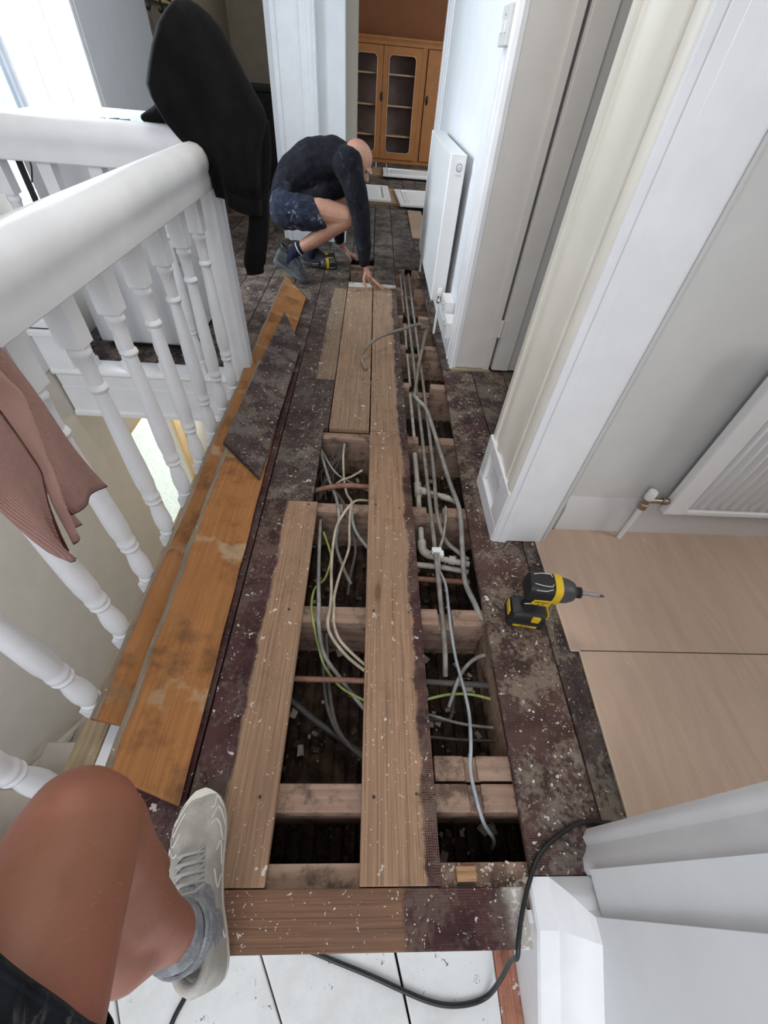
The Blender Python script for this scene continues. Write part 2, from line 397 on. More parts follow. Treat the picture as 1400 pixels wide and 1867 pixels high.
# doorway 1 in the hall's right wall: far jamb, stop, open door leaf
struct('trim_5', MB().prism([(0.482, 2.335), (0.464, 2.325), (0.464, 2.308), (0.476, 2.300), (0.476, 2.285), (0.468, 2.275), (0.466, 2.240), (0.474, 2.232), (0.474, 2.222), (0.468, 2.214), (0.468, 2.196), (0.482, 2.187), (0.50, 2.187), (0.50, 2.335)], 0.0, 2.1), WHITE, smooth=30)
JAMB = paint('jamb_cream', (0.64, 0.61, 0.58), 0.42, 0.02, 0.05)
struct('trim_6', MB().box(0.50, 0.69, 2.19, 2.26, 0.012, 2.06).box(0.655, 0.69, 2.178, 2.19, 0.012, 2.06).box(0.69, 0.74, 2.232, 2.26, 0.012, 2.06), JAMB, bevel=0.003)
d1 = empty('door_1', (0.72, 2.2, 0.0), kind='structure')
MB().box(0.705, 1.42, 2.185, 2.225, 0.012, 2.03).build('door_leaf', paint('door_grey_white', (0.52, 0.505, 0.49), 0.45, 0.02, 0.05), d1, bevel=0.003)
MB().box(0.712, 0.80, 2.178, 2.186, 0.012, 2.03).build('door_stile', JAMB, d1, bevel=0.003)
for zz in (0.20, 1.55):
    MB().lathe([(0.007, zz), (0.007, zz + 0.09)], (0.699, 2.176, 0), 10).box(0.675, 0.73, 2.176, 2.182, zz, zz + 0.09).build('hinge', JAMB, d1, bevel=0.001)
struct('trim_7', MB().prism([(0.478, 2.19), (0.69, 2.19), (0.70, 2.175), (0.482, 2.165)][::-1], -0.001, 0.012), paint('raw_patch', (0.40, 0.34, 0.22), 0.8, 0.2, 0.2), bevel=0.002)

# pillar casings: hall face (with plinth block), lobby face
prof = [(0.947, 0.505), (0.942, 0.480), (0.955, 0.474), (0.985, 0.476), (0.992, 0.486), (1.005, 0.486), (1.012, 0.478), (1.06, 0.482), (1.13, 0.486), (1.15, 0.478), (1.17, 0.478), (1.18, 0.488), (1.215, 0.488), (1.222, 0.479), (1.250, 0.481), (1.255, 0.505)]
struct('trim_8', MB().prism([(x, y) for y, x in prof][::-1], 0.22, 2.15), CREAM, smooth=30)
pb = MB().prism([(0.472, 0.938), (0.51, 0.934), (0.51, 1.258), (0.472, 1.258)], 0.0, 0.07)
pb.box(0.472, 0.505, 0.938, 1.03, 0.07, 0.24).box(0.472, 0.505, 1.20, 1.258, 0.07, 0.24).box(0.472, 0.505, 1.03, 1.20, 0.19, 0.24).box(0.487, 0.505, 1.03, 1.20, 0.07, 0.19)
struct('trim_9', pb, WHITE, bevel=0.004)
struct('trim_10', MB().box(0.505, 0.66, 0.94, 0.955, 0.0, 2.15), WHITE, bevel=0.003)
struct('trim_11', MB().prism([(0.66, 0.938), (0.668, 0.938), (0.728, 1.012), (0.72, 1.02), (0.66, 0.96)], 0.0, 2.15), paint('shaded_white_trim', (0.56, 0.555, 0.55), 0.45, 0.02, 0.04))  # chamfer's shade is put into this greyer white
struct('trim_12', MB().box(0.50, 0.53, 0.932, 0.94, 0.0, 2.15).box(0.478, 0.50, 0.934, 0.945, 0.0, 2.15), WHITE, bevel=0.003)

# skirtings
def skirting(name, prof_fn, mat=WHITE):
    return struct(name, prof_fn, mat, smooth=30)
sk = MB(); rows = []
for x in (0.728, 2.5):
    rows.append([(x, 1.02, 0), (x, 1.002, 0), (x, 1.002, 0.115), (x, 1.008, 0.13), (x, 1.012, 0.15), (x, 1.02, 0.165)])
sk.loft(rows); skirting('baseboard_lobby', sk, paint('skirting_lobby', (0.62, 0.605, 0.60), 0.4, 0.02, 0.05))
sk = MB(); rows = []
for y in (2.30, 4.30):
    rows.append([(0.49, y, 0), (0.468, y, 0), (0.468, y, 0.075), (0.474, y, 0.082), (0.474, y, 0.13), (0.483, y, 0.145), (0.49, y, 0.155)])
sk.loft(rows); skirting('baseboard_right', sk)

# near casing of the lobby opening (seen from above, right edge of the frame)
pl = [(0.545, 0.098), (0.541, 0.102), (0.532, 0.094), (0.527, 0.082), (0.530, 0.072), (0.524, 0.062), (0.514, 0.050), (0.510, 0.030), (0.514, 0.022), (0.56, 0.018), (0.645, 0.018), (0.645, 0.118), (0.60, 0.106)]
struct('trim_13', MB().prism(pl[::-1], 0.0, 2.2), WHITE, smooth=40)
# stair string on the right: moulded capping falling with the flight
def drop(y): return 0.0 if y > -0.06 else (y + 0.06) * 0.72
st_ = MB(); ys = (0.021, -0.06, -1.5)
st_.loft([[(0.386, y, drop(y) - 0.34), (0.384, y, drop(y) - 0.006), (0.388, y, drop(y) + 0.001), (0.427, y, drop(y) + 0.002), (0.427, y, drop(y) - 0.34)] for y in ys])
# bevelled capping, mitred round the top corner of the string
def capline(o, h):
    return [(0.427 + o, -1.5, drop(-1.5) + h), (0.427 + o, -0.06 - o * 0.3, h), (0.427 + o, 0.021 - o, h), (0.60, 0.021 - o, h)]
st_.grid([capline(0.0, 0.002), capline(0.004, 0.008), capline(0.026, 0.030), capline(0.034, 0.034), capline(0.052, 0.040), capline(0.058, 0.046), capline(0.064, 0.050), capline(0.075, 0.051)])
st_.add([(0.427, 0.021, 0.002), (0.60, 0.021, 0.002), (0.60, 0.021, -0.3), (0.427, 0.021, -0.3)], [(0, 1, 2, 3)])
struct('trim_14', st_, WHITE, smooth=25)

# apron / nosing of the stairwell opening
struct('trim_16', MB().box(-0.600, -0.562, -0.6, 1.94, -0.32, -0.001), WHITE, bevel=0.004)
BASERAW = board_mat('raw_base_rail', 'Y', 9.6, bare=(0.44, 0.33, 0.20), edges=None, spat=0.3, knots=0.9)
struct('trim_19', MB().box(-0.665, -0.602, -0.6, 1.94, -0.05, -0.002), BASERAW, bevel=0.003)
struct('trim_20', MB().box(-0.660, -0.601, -0.6, 1.94, -0.34, -0.052), WHITE, bevel=0.003)
rows = []
for x in (-1.59, -0.60):
    rows.append([(x, 2.06, 0.004), (x, 1.965, 0.004), (x, 1.948, -0.004), (x, 1.945, -0.016), (x, 1.952, -0.028), (x, 1.968, -0.034), (x, 1.972, -0.10), (x, 1.968, -0.105), (x, 1.968, -0.245), (x, 1.955, -0.255), (x, 1.955, -0.275), (x, 2.06, -0.275)])
struct('trim_17', MB().loft(rows), WHITE, smooth=30)
struct('ceiling_lower', MB().box(-1.6, -0.62, 2.06, 4.4, -0.28, -0.24), paint('lower_ceiling', (0.66, 0.62, 0.54), 0.8, 0.02, 0.03))
# stub newel / pilaster in the far left corner of the well
struct('trim_18', MB().box(-1.60, -1.47, 1.955, 2.08, -0.03, 0.20).box(-1.60, -1.455, 1.94, 2.09, 0.17, 0.20).box(-1.60, -1.475, 1.965, 2.07, 0.20, 0.24), WHITE, bevel=0.006)
# lower hall floor, back wall
struct('floor_lower', MB().box(-1.75, -0.4, -1.8, 4.4, -2.8, -2.7), STAIRCOL)
struct('wall_lower', MB().box(-0.66, -0.60, 1.2, 4.4, -2.7, -0.28).box(-1.7, -0.6, 4.35, 4.45, -2.7, -0.02), BEIGE)

# stairs going down along the left wall
stairs = empty('stairs', (-1.1, 0.2, -2.7), kind='structure')
RAW = board_mat('raw_tread', 'Y', 9.1, bare=(0.46, 0.35, 0.23), edges=None, spat=0.2)
n0 = 9
for k in range(n0):
    y0 = -0.62 + 0.235 * k; z = -0.53 - 0.196 * k
    MB().box(-1.56, -0.70, y0 - 0.02, y0 + 0.262, z - 0.035, z).build('tread', STAIRCOL, stairs, bevel=0.008)
    MB().box(-1.56, -0.70, y0 + 0.215, y0 + 0.235, z - 0.23, z - 0.035).build('riser', STAIRCOL, stairs, bevel=0.002)
rows = []
for (y, z) in ((-0.9, -0.21), (1.62, -2.28)):
    rows.append([(-1.60, y, z), (-1.57, y, z), (-1.565, y, z - 0.02), (-1.565, y, z - 0.42), (-1.60, y, z - 0.42)])
MB().loft(rows).build('wall_string', paint('string_pale', (0.60, 0.565, 0.52), 0.5, 0.02, 0.03), stairs)

# painted winder tread below the landing nosing
TREADW = G('worn_white_tread')
g = TREADW; v = g.coords(); n1 = g.noise(v, 7, 5, 0.65); n2 = g.noise(v, 38, 5, 0.7)
c = g.mix(g.step(n1, 0.4, 0.7), (0.74, 0.745, 0.735), (0.64, 0.635, 0.61))
c = g.mix(g.step(n2, 0.635, 0.69), c, (0.11, 0.09, 0.07))
c = g.mix(g.step(g.noise(v, 14, 5, 0.7), 0.655, 0.73), c, (0.28, 0.21, 0.15))
g.set(Base_Color=c, Roughness=0.5); g.bump(n2, 0.25, 0.003); TREADW = g.m
d = Vector((0.065, -0.105)).normalized(); ex = 0.322
for k, x in enumerate((-0.83, -0.508, -0.186, 0.138)):
    x1 = min(x + ex - 0.004, 0.337)
    def at(xx, yy): return (min(xx + d.x / d.y * (yy + 0.095), 0.337), yy)
    a, b = at(x, -0.03), at(x, -0.9); c_, e = at(x1, -0.9), at(x1, -0.03)
    if k == 3: c_ = (0.337, -0.9); e = (0.337, -0.03)
    MB().prism([a, b, c_, e], -0.225, -0.2).build('tread_board', TREADW, stairs, bevel=0.003)
MB().box(-0.9, 0.45, -0.95, -0.03, -0.26, -0.235).build('tread_light_block', DARKGAP, stairs)  # dark sheet added under the boards to stop light in their gaps
MB().box(-0.55, 0.384, -0.05, -0.03, -0.23, -0.02).build('riser', WHITE, stairs)
MB().box(0.338, 0.384, -0.9, -0.03, -0.225, -0.197).build('bare_edge_strip', board_mat('bare_strip', 'Y', 5.5, bare=(0.46, 0.20, 0.13), edges=None, spat=1.2), stairs, bevel=0.002)

struct('wall_side_room', MB().box(0.66, 2.6, 2.9, 3.0, -0.02, CZ).box(2.5, 2.6, 1.14, 2.9, -0.02, CZ), GREYWALL)
# ------------------------------------------------------------------ floor: boards, joists, laths, debris
floor = empty('floor', (0, 2, 0), kind='structure')
T = 0.020
bidx = [0]
def board(x0, x1, y0, y1, mat, z=0.0, t=T, jit=0.0, name='floorboard', gap=0.0022):
    bidx[0] += 1
    r = random.Random(bidx[0] * 7 + 1)
    j = lambda: r.uniform(-jit, jit)
    a, b = x0 + gap, x1 - gap
    low = [(a + j(), y0, z - t), (b + j(), y0, z - t), (b + j(), y1, z - t), (a + j(), y1, z - t)]
    dz = r.uniform(-0.0012, 0.0012); tw = r.uniform(-0.0012, 0.0012)
    up = [(q[0], q[1], z + dz + (tw if i in (1, 2) else -tw)) for i, q in enumerate(low)]
    return MB().hexa(low, up).build(name, mat, floor, bevel=0.0025)

DK = (0.062, 0.040, 0.036); MAR = (0.066, 0.026, 0.027); GR = (0.155, 0.130, 0.112)
m_dark = [board_mat('floor_dark_%s' % q, 'Y', s_, dark=DK, grey=GR, edges='all', worn=0.35, dust=0.75) for q, s_ in zip('abcdef', (1.1, 2.7, 3.3, 4.9, 6.1, 7.7))]
m_grey = [board_mat('floor_grey_%s' % q, 'Y', s_, dark=(0.075, 0.060, 0.051), grey=(0.15, 0.13, 0.112), edges='all', worn=0.4, dust=0.8, spat=0.6) for q, s_ in zip('abc', (11.1, 12.7, 13.3))]
m_maroon = board_mat('floor_maroon', 'Y', 8.2, dark=MAR, grey=(0.10, 0.075, 0.07), edges='all', worn=0.1, dust=0.45, spat=0.7)
m_b2 = board_mat('floor_part_painted_left', 'Y', 14.4, bare=(0.345, 0.213, 0.133), dark=MAR, edges=[('lt', -0.278)], coverage=1.0, knots=0.7)
m_ctr = board_mat('floor_part_painted_centre', 'Y', 15.8, bare=(0.355, 0.218, 0.136), dark=MAR, edges=[('gt', 0.166)], coverage=0.92, weave=True, knots=0.6)
m_u1 = board_mat('floor_bare_a', 'Y', 16.3, bare=(0.305, 0.195, 0.125), edges=None, chalk=3.36, knots=0.3)
m_u2 = board_mat('floor_bare_b', 'Y', 17.9, bare=(0.315, 0.20, 0.127), dark=DK, chalk=3.38, edges=[('gt', 0.160)], coverage=1.0, knots=0.3)
m_u0 = board_mat('floor_part_painted_far', 'Y', 18.5, bare=(0.24, 0.165, 0.11), dark=DK, edges=[('lt', -0.265), ('lt', 2.0, 'Y'), ('gt', 3.3, 'Y')], coverage=0.95)
m_r1 = board_mat('floor_right_worn', 'Y', 19.7, bare=(0.25, 0.14, 0.09), dark=(0.062, 0.032, 0.030), grey=(0.155, 0.132, 0.115), edges='all', worn=0.4, weave=True, dust=0.85, spat=1.0)
m_r2 = board_mat('floor_right_edge', 'Y', 23.3, bare=(0.25, 0.15, 0.10), dark=(0.062, 0.042, 0.038), grey=(0.15, 0.128, 0.108), edges='all', worn=0.4, dust=0.85, spat=0.8)
m_nose = board_mat('floor_nosing', 'X', 20.6, bare=(0.215, 0.115, 0.070), dark=MAR, edges=[('gt', 0.115, 'X')], coverage=0.92, white_end=0.335, weave=True, spat=1.2)

# nosing across the top of the stairs
board(-0.56, 0.372, -0.086, 0.006, m_nose)
# lane left of the long gap
board(-0.56, -0.3665, 0.008, 2.06, m_maroon)
board(-0.56, -0.3665, 2.062, 4.9, m_dark[0])
# second lane
board(-0.3665, -0.165, 0.008, 1.103, m_b2)
board(-0.3665, -0.185, 1.105, 1.568, m_dark[1])
board(-0.3665, -0.165, 1.57, 3.4, m_u0)
board(-0.3665, -0.165, 3.402, 5.6, m_grey[0])
# third lane: open bay, then bare boards, hatch, dark boards
board(-0.165, 0.0235, 1.570, 3.45, m_u1)
board(-0.165, 0.0235, 4.04, 7.0, m_grey[1])
# fourth lane: the single board left over the open bays
board(0.0235, 0.200, 0.008, 1.566, m_ctr)
board(0.0255, 0.200, 1.570, 3.45, m_u2)
board(0.0255, 0.200, 3.454, 6.4, m_grey[2])
# fifth lane: open bay up to the far end, then dark
board(0.200, 0.405, 3.88, 6.2, m_grey[0])
# right hand boards
def rboard(poly, mat):
    return MB().prism(poly, -T, 0.0).build('floorboard', mat, floor, bevel=0.0025)
rboard([(0.392, 0.022), (0.578, 0.022), (0.588, 0.93), (0.592, 2.17), (0.430, 2.17), (0.402, 0.9)], m_r1)
rboard([(0.430, 2.174), (0.49, 2.174), (0.49, 4.3), (0.405, 4.3), (0.40, 3.75)], m_dark[2])
rboard([(0.582, 0.022), (0.640, 0.022), (0.665, 0.52), (0.645, 0.522), (0.645, 0.945), (0.592, 0.945)], m_r2)
board(0.405, 0.49, 4.302, 6.3, m_dark[3])
for k in range(4):
    board(0.594 + 0.18 * k, 0.774 + 0.18 * k, 1.02 if k == 0 else 1.15, 2.9, (m_dark[4], m_grey[0], m_dark[1], m_dark[2])[k])
# landing behind the well, dim room, end room
xs = [-0.56]
while xs[-1] > -1.7: xs.append(xs[-1] - 0.186)
for k in range(len(xs) - 1):
    a, b = max(xs[k + 1], -1.59), xs[k]
    if b - a < 0.03: continue
    board(a, b, 2.0, 4.9, m_dark[(k * 2 + 1) % 6])
    board(a, b, 4.902, 7.4, m_dark[(k + 3) % 6])
x = -2.2; k = 0
lanes = [(-2.2, -2.01), (-2.01, -1.83), (-1.83, -1.645), (-1.645, -1.46), (-1.46, -1.28), (-1.28, -1.1), (-1.1, -0.92), (-0.92, -0.74), (-0.74, -0.55), (-0.55, -0.3665), (-0.3665, -0.165), (-0.165, 0.024), (0.024, 0.2), (0.2, 0.405), (0.405, 0.59), (0.59, 0.775), (0.775, 0.96), (0.96, 1.15), (1.15, 1.34), (1.34, 1.53), (1.53, 1.72)]
starts = [7.5] * 9 + [4.9, 5.6, 7.0, 6.4, 6.2, 6.3] + [4.6] * 6
for (a, b), s0 in zip(lanes, starts):
    board(a, b, s0 + 0.004, 9.6, m_grey[k % 3] if k % 2 else m_dark[k % 6]); k += 1
board(-1.75, -1.592, 4.46, 7.4, m_dark[2])
MB().box(-2.5, 2.8, 4.2, 9.7, -0.3, -0.25).box(-1.6, 0.66, 4.2, 4.3, -0.3, -0.021).box(0.62, 2.6, 0.06, 4.3, -0.3, -0.25).build('floor_light_block', DARKGAP, floor)  # dark boxes added below to keep outside light out of the floor gaps
# plywood lining of the lobby
g = G('plywood'); v = g.coords(); n1 = g.noise(g.n('ShaderNodeMapping', {0: g.n('ShaderNodeTexCoord').outputs['Object'], 2: (0, 0, 0.45), 3: (16, 2.2, 16)}).outputs[0], 1.3, 6, 0.7, 0.9); n2 = g.noise(v, 3, 3); n3 = g.noise(v, 120, 2)
c = g.mix(g.step(n1, 0.3, 0.7), (0.47, 0.33, 0.245), (0.535, 0.385, 0.295))
c = g.mix(g.step(n2, 0.5, 0.75, 0, 0.5), c, (0.46, 0.34, 0.27))
c = g.mix(g.step(g.noise(v, 26, 3, 0.7), 0.71, 0.74), c, (0.72, 0.66, 0.58))
c = g.mix(g.step(g.noise(g.coords((1, 1, 1), (3, 4, 1)), 20, 3, 0.7), 0.735, 0.76), c, (0.14, 0.10, 0.08))
g.set(Base_Color=c, Roughness=0.6); g.bump(n3, 0.1, 0.001); PLY = g.m
MB().box(0.640, 2.5, 0.526, 1.002, 0.0, 0.006).build('plywood_sheet', PLY, floor, bevel=0.001)
MB().prism([(0.641, 0.062), (2.5, 0.062), (2.5, 0.523), (0.666, 0.523)], 0.0, 0.006).build('plywood_sheet', PLY, floor, bevel=0.001)
MB().box(0.645, 2.5, 0.05, 1.02, -0.022, -0.0012).build('floorboard', m_grey[2], floor)

MB().box(0.6385, 0.6412, 0.526, 1.0, 0.0005, 0.0068).prism([(0.6400, 0.062), (0.6425, 0.062), (0.6665, 0.523), (0.664, 0.523)], 0.0005, 0.0068).box(0.64, 0.666, 0.5232, 0.5258, 0.0005, 0.0066).build('plywood_edge', paint('ply_edge', (0.62, 0.50, 0.38), 0.7, 0.1, 0), floor)
# joists
g = G('joist_timber'); v = g.coords(); n1 = g.noise(g.coords((1.5, 25, 25)), 2, 4); n2 = g.noise(v, 16, 5, 0.7); n3 = g.noise(v, 5, 3)
c = g.mix(g.step(n1, 0.3, 0.7), (0.245, 0.155, 0.112), (0.36, 0.25, 0.19))
c = g.mix(g.step(n2, 0.46, 0.68, 0, 0.85), c, (0.07, 0.05, 0.038))
c = g.mix(g.step(n3, 0.6, 0.75, 0, 0.5), c, (0.40, 0.33, 0.27))
g.set(Base_Color=c, Roughness=0.85, Specular_IOR_Level=0.15); g.bump(n2, 0.5, 0.004); JOIST = g.m
def joist(y0, y1, x0, x1, notches=(), z0=-0.24, zt=-0.0205, parent=floor):
    pts = [(x0, z0), (x0, zt)]
    for a, b, d_ in notches: pts += [(a, zt), (a, zt - d_), (b, zt - d_), (b, zt)]
    pts += [(x1, zt), (x1, z0)]
    n = len(pts)
    m_ = MB().add([(x, y0, z) for x, z in pts] + [(x, y1, z) for x, z in pts],
                  [tuple(range(n)), tuple(range(2 * n - 1, n - 1, -1))] + [(i, (i + 1) % n, n + (i + 1) % n, n + i) for i in range(n)])
    return m_.build('joist', JOIST, parent, bevel=0.003)
NB = [(-0.10, -0.06, 0.02)]
joist(-0.028, 0.046, -0.56, 0.66, [(0.245, 0.29, 0.0001)])
joist(0.135, 0.192, -0.56, 0.66, [(0.283, 0.315, 0.012)])
joist(0.198, 0.252, 0.205, 0.66, [(0.28, 0.312, 0.012)])
for (a, b, nt) in ((0.610, 0.666, [(0.255, 0.30, 0.03)]), (1.068, 1.116, [(0.255, 0.32, 0.035)]), (1.520, 1.568, [(0.252, 0.335, 0.05)]),
                   (2.0, 2.05, [(0.235, 0.35, 0.055)]), (2.45, 2.50, [(0.235, 0.345, 0.055)]), (2.90, 2.945, [(0.235, 0.345, 0.055)]), (3.42, 3.465, [(0.245, 0.345, 0.055)]), (3.875, 3.925, [(0.29, 0.35, 0.05)])):
    joist(a, b, -0.56, 0.62, nt)
joist(3.73, 3.78, -0.165, 0.023)
joist(0.192, 0.61, 0.405, 0.45, z0=-0.2)
# ceiling laths and dirt at the bottom of the bays
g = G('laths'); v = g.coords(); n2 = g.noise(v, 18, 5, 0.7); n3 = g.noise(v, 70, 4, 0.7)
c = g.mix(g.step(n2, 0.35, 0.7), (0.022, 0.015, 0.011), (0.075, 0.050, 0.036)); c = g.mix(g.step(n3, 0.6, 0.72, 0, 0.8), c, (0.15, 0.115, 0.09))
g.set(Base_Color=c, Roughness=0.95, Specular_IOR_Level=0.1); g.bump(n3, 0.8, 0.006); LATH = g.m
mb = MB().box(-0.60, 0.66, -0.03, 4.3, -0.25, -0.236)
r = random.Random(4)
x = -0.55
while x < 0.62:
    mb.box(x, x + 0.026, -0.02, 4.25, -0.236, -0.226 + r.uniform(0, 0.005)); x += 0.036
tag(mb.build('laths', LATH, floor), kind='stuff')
mb = MB()
def chip(mb, p, s_, r, flat=0.5):
    e = Euler((r.uniform(-.5, .5), r.uniform(-.5, .5), r.uniform(0, 6.28))).to_matrix()
    vs = []
    for z in (-1, 1):
        for (a, b) in ((-1, -1), (1, -1), (1, 1), (-1, 1)):
            q = e @ Vector((a * s_ * r.uniform(.6, 1.1), b * s_ * r.uniform(.4, .8), z * s_ * flat * r.uniform(.5, 1)))
            vs.append(q + Vector(p))
    mb.add(vs, [(3, 2, 1, 0), (4, 5, 6, 7), (0, 1, 5, 4), (1, 2, 6, 5), (2, 3, 7, 6), (3, 0, 4, 7)])
for k in range(700):
    xx = r.choice((r.uniform(-0.2, 0.03), r.uniform(0.2, 0.42))); yy = r.uniform(0.05, 3.85)
    chip(mb, (xx, yy, -0.222 + r.uniform(0, 0.014)), r.choice((0.003, 0.004, 0.006, 0.011)), r)
g = G('rubble'); v = g.coords(); n2 = g.noise(v, 40, 3); g.set(Base_Color=g.mix(g.step(n2, 0.35, 0.65), (0.045, 0.028, 0.02), (0.13, 0.09, 0.068)), Roughness=0.95); RUB = g.m
tag(mb.build('rubble', RUB, floor), kind='stuff')
mb = MB()
for k in range(90):
    xx = r.choice((r.uniform(-0.19, 0.02), r.uniform(0.21, 0.395), r.uniform(0.21, 0.395))); yy = r.choice((r.uniform(0.26, 0.6), r.uniform(0.68, 1.5), r.uniform(0.68, 1.5)))
    if k < 9: xx, yy = r.uniform(0.24, 0.39), r.uniform(0.06, 0.13)
    chip(mb, (xx, yy, -0.205 + r.uniform(0, 0.01)), r.choice((0.004, 0.006, 0.009, 0.014)), r, 0.25)
tag(mb.build('plaster_bits', paint('plaster_bit', (0.34, 0.29, 0.24), 0.9, 0.3, 0.1), floor), kind='stuff')
# sawdust and splinters lying on the boards and joists
mb = MB()
for k in range(420):
    q = r.random()
    if q < 0.25: p = (r.uniform(0.2, 0.39), r.uniform(0.0, 0.045), -0.019)
    elif q < 0.6: p = (r.uniform(0.41, 0.57), r.uniform(0.05, 2.1), 0.001)
    elif q < 0.8: p = (r.uniform(-0.36, -0.19), r.uniform(1.1, 3.3), 0.001)
    else: p = (r.uniform(-0.56, 0.4), r.uniform(3.5, 4.4), 0.001)
    chip(mb, p, r.choice((0.0015, 0.002, 0.003, 0.004)), r, 0.3)
tag(mb.build('sawdust', paint('sawdust_chip', (0.58, 0.50, 0.42), 0.9, 0.2, 0), floor), kind='stuff')
MB().box(0.232, 0.275, 0.014, 0.040, -0.02, -0.004).build('packing_block', board_mat('block', 'X', 3.1, bare=(0.42, 0.24, 0.12), edges=None, spat=0), floor, bevel=0.002)
# nail heads in the boards
mb = MB()
for xx in (-0.20, -0.33, 0.05, 0.15, 0.43, 0.54, -0.12, -0.02):
    for yy in (0.17, 0.64, 1.09, 1.54, 2.02, 2.47, 2.92, 3.43):
        if -0.165 < xx < 0.02 and yy < 1.56: continue
        if xx > 0.4 and yy > 2.1: continue
        mb.lathe([(0.004, -0.002), (0.004, 0.0012), (0.0025, 0.0016)], (xx + r.uniform(-.01, .01), yy + r.uniform(-.008, .008), 0), 7)
tag(mb.build('nail_heads', paint('rusty_nail', (0.05, 0.03, 0.022), 0.7, 0.2, 0), floor), kind='stuff')

# ------------------------------------------------------------------ loose boards leaning along the balustrade
ORB = dict(bare=(0.33, 0.142, 0.047), edges=None, spat=0.0, orange=True)
def loose(name, label, corners, t, mat, matedge=None):
    """corners: four top corners (near-left, near-right, far-right, far-left)"""
    P = [Vector(c) for c in corners]
    nrm = (P[1] - P[0]).cross(P[3] - P[0]).normalized()
    # local frame at the board's near-left corner, subdivided along its length so that the worn long edges wander
    N = 24; up = []; lo = []
    rr = random.Random(len(label))
    o = empty(name, P[0], label, 'board', 'lifted floorboards')
    m_ = MB(); rows = []
    for k in range(N + 1):
        t_ = k / N
        a = P[0].lerp(P[3], t_); b = P[1].lerp(P[2], t_)
        ax = (b - a).normalized()
        ja = 0.0 if k in (0, N) else rr.uniform(-0.0035, 0.0025); jb = 0.0 if k in (0, N) else rr.uniform(-0.002, 0.002)
        a2 = a + ax * ja; b2 = b + ax * jb
        rows.append([a2, b2, b2 - nrm * t, a2 - nrm * t])
    m_.loft(rows)
    bo = m_.build('board_face', mat, o, bevel=0.002)
    if matedge:
        e_ = []
        for a, b, c_, d_ in rows:
            ax = (b - a).normalized(); wd = 0.012 + rr.uniform(-0.0035, 0.003)
            e_.append([a - ax * 0.001 + nrm * 0.0008, a + ax * wd + nrm * 0.0010, a + ax * wd - nrm * 0.002, a - ax * 0.001 - nrm * t * 0.98])
        MB().loft(e_).build('worn_edge', matedge, o)
    return o
m_oa = board_mat('board_orange_a', 'Y', 31.2, knots=1.0, **ORB)
m_ob = board_mat('board_orange_b', 'Y', 33.6, knots=1.0, **ORB)
m_lc = board_mat('board_dirty_top', 'Y', 35.1, bare=(0.17, 0.105, 0.08), dark=(0.06, 0.04, 0.037), grey=(0.15, 0.125, 0.115), edges='all', worn=0.5, dust=0.7, spat=0.9)
m_edge = board_mat('board_grey_edge', 'Y', 37.7, bare=(0.24, 0.19, 0.14), edges=None, spat=0.3, knots=0.8)
LA = loose('loose_floorboard', 'longest lifted orange-brown floorboard leaning against the white balusters', [(-0.613, 0.305, 0.072), (-0.455, 0.285, 0.024), (-0.437, 3.02, 0.024), (-0.607, 3.27, 0.078)], 0.021, m_oa, m_edge)
LB = loose('loose_floorboard', 'wide orange lifted floorboard lying in front, nearest the trainer', [(-0.531, 0.195, 0.082), (-0.372, 0.143, 0.023), (-0.400, 2.02, 0.024), (-0.556, 2.02, 0.083)], 0.021, m_ob, m_edge)
LC = loose('loose_floorboard', 'short dark dirty floorboard lying face up on top of the orange boards', [(-0.551, 1.312, 0.106), (-0.392, 1.175, 0.046), (-0.376, 2.275, 0.040), (-0.512, 2.60, 0.094)], 0.021, m_lc)
# ------------------------------------------------------------------ balustrade
def baluster_mb(x, y, zb, zt):
    """square top block, turned shaft, square foot"""
    k = (zt - zb) / 0.80; Z_ = lambda h: zb + h * k
    q = 0.0245
    m_ = MB()
    m_.box(x - q, x + q, y - q, y + q, Z_(0.692), zt).box(x - q, x + q, y - q, y + q, zb, Z_(0.045))
    prof = [(0.0195, .043), (0.0205, .05), (0.0215, .055), (0.0205, .062), (0.017, .066), (0.0205, .085), (0.022, .11), (0.0205, .14), (0.016, .175), (0.0148, .190), (0.0185, .194), (0.0205, .201), (0.0185, .208), (0.018, .211), (0.0205, .217), (0.0205, .228), (0.0185, .233), (0.0195, .25), (0.0215, .275), (0.0212, .32),
            (0.0190, .42), (0.0165, .50), (0.0148, .562), (0.0148, .572), (0.0185, .576), (0.0205, .583), (0.0185, .590), (0.0150, .594), (0.0158, .63), (0.0172, .648), (0.0195, .652), (0.0208, .658), (0.0195, .664), (0.0178, .668), (0.0205, .674), (0.0205, .678)]
    m_.lathe([(r * 1.17, Z_(h + (0.017 if h > 0.64 else 0.004 * (h > 0.5)))) for r, h in prof], (x, y, 0), 16)
    return m_
# handrail profile (across u, up v), rounded top over a deep flat side
RAIL = [(-0.043, 0.0), (-0.047, 0.004), (-0.049, 0.03), (-0.049, 0.052), (-0.052, 0.062), (-0.053, 0.08), (-0.051, 0.098), (-0.042, 0.116), (-0.025, 0.127), (0, 0.131), (0.025, 0.127), (0.042, 0.116), (0.051, 0.098), (0.053, 0.08), (0.052, 0.062), (0.049, 0.052), (0.049, 0.03), (0.047, 0.004), (0.043, 0.0)]
bal = empty('balustrade', (-0.637, 1.0, 0), 'white painted balustrade running beside the loose boards, black hoodie at its end', 'banister')
m_ = MB().loft([[(-0.637 + u, y, 0.795 + v) for u, v in RAIL] for y in (-0.5, 0.3, 0.9, 1.4, 1.94)])
m_.build('handrail', WHITE, bal, smooth=40)
for k in range(-3, 9):
    b_ = baluster_mb(-0.637, 0.35 + 0.18 * k, -0.002, 0.797).build('baluster', WHITE, bal, smooth=35)
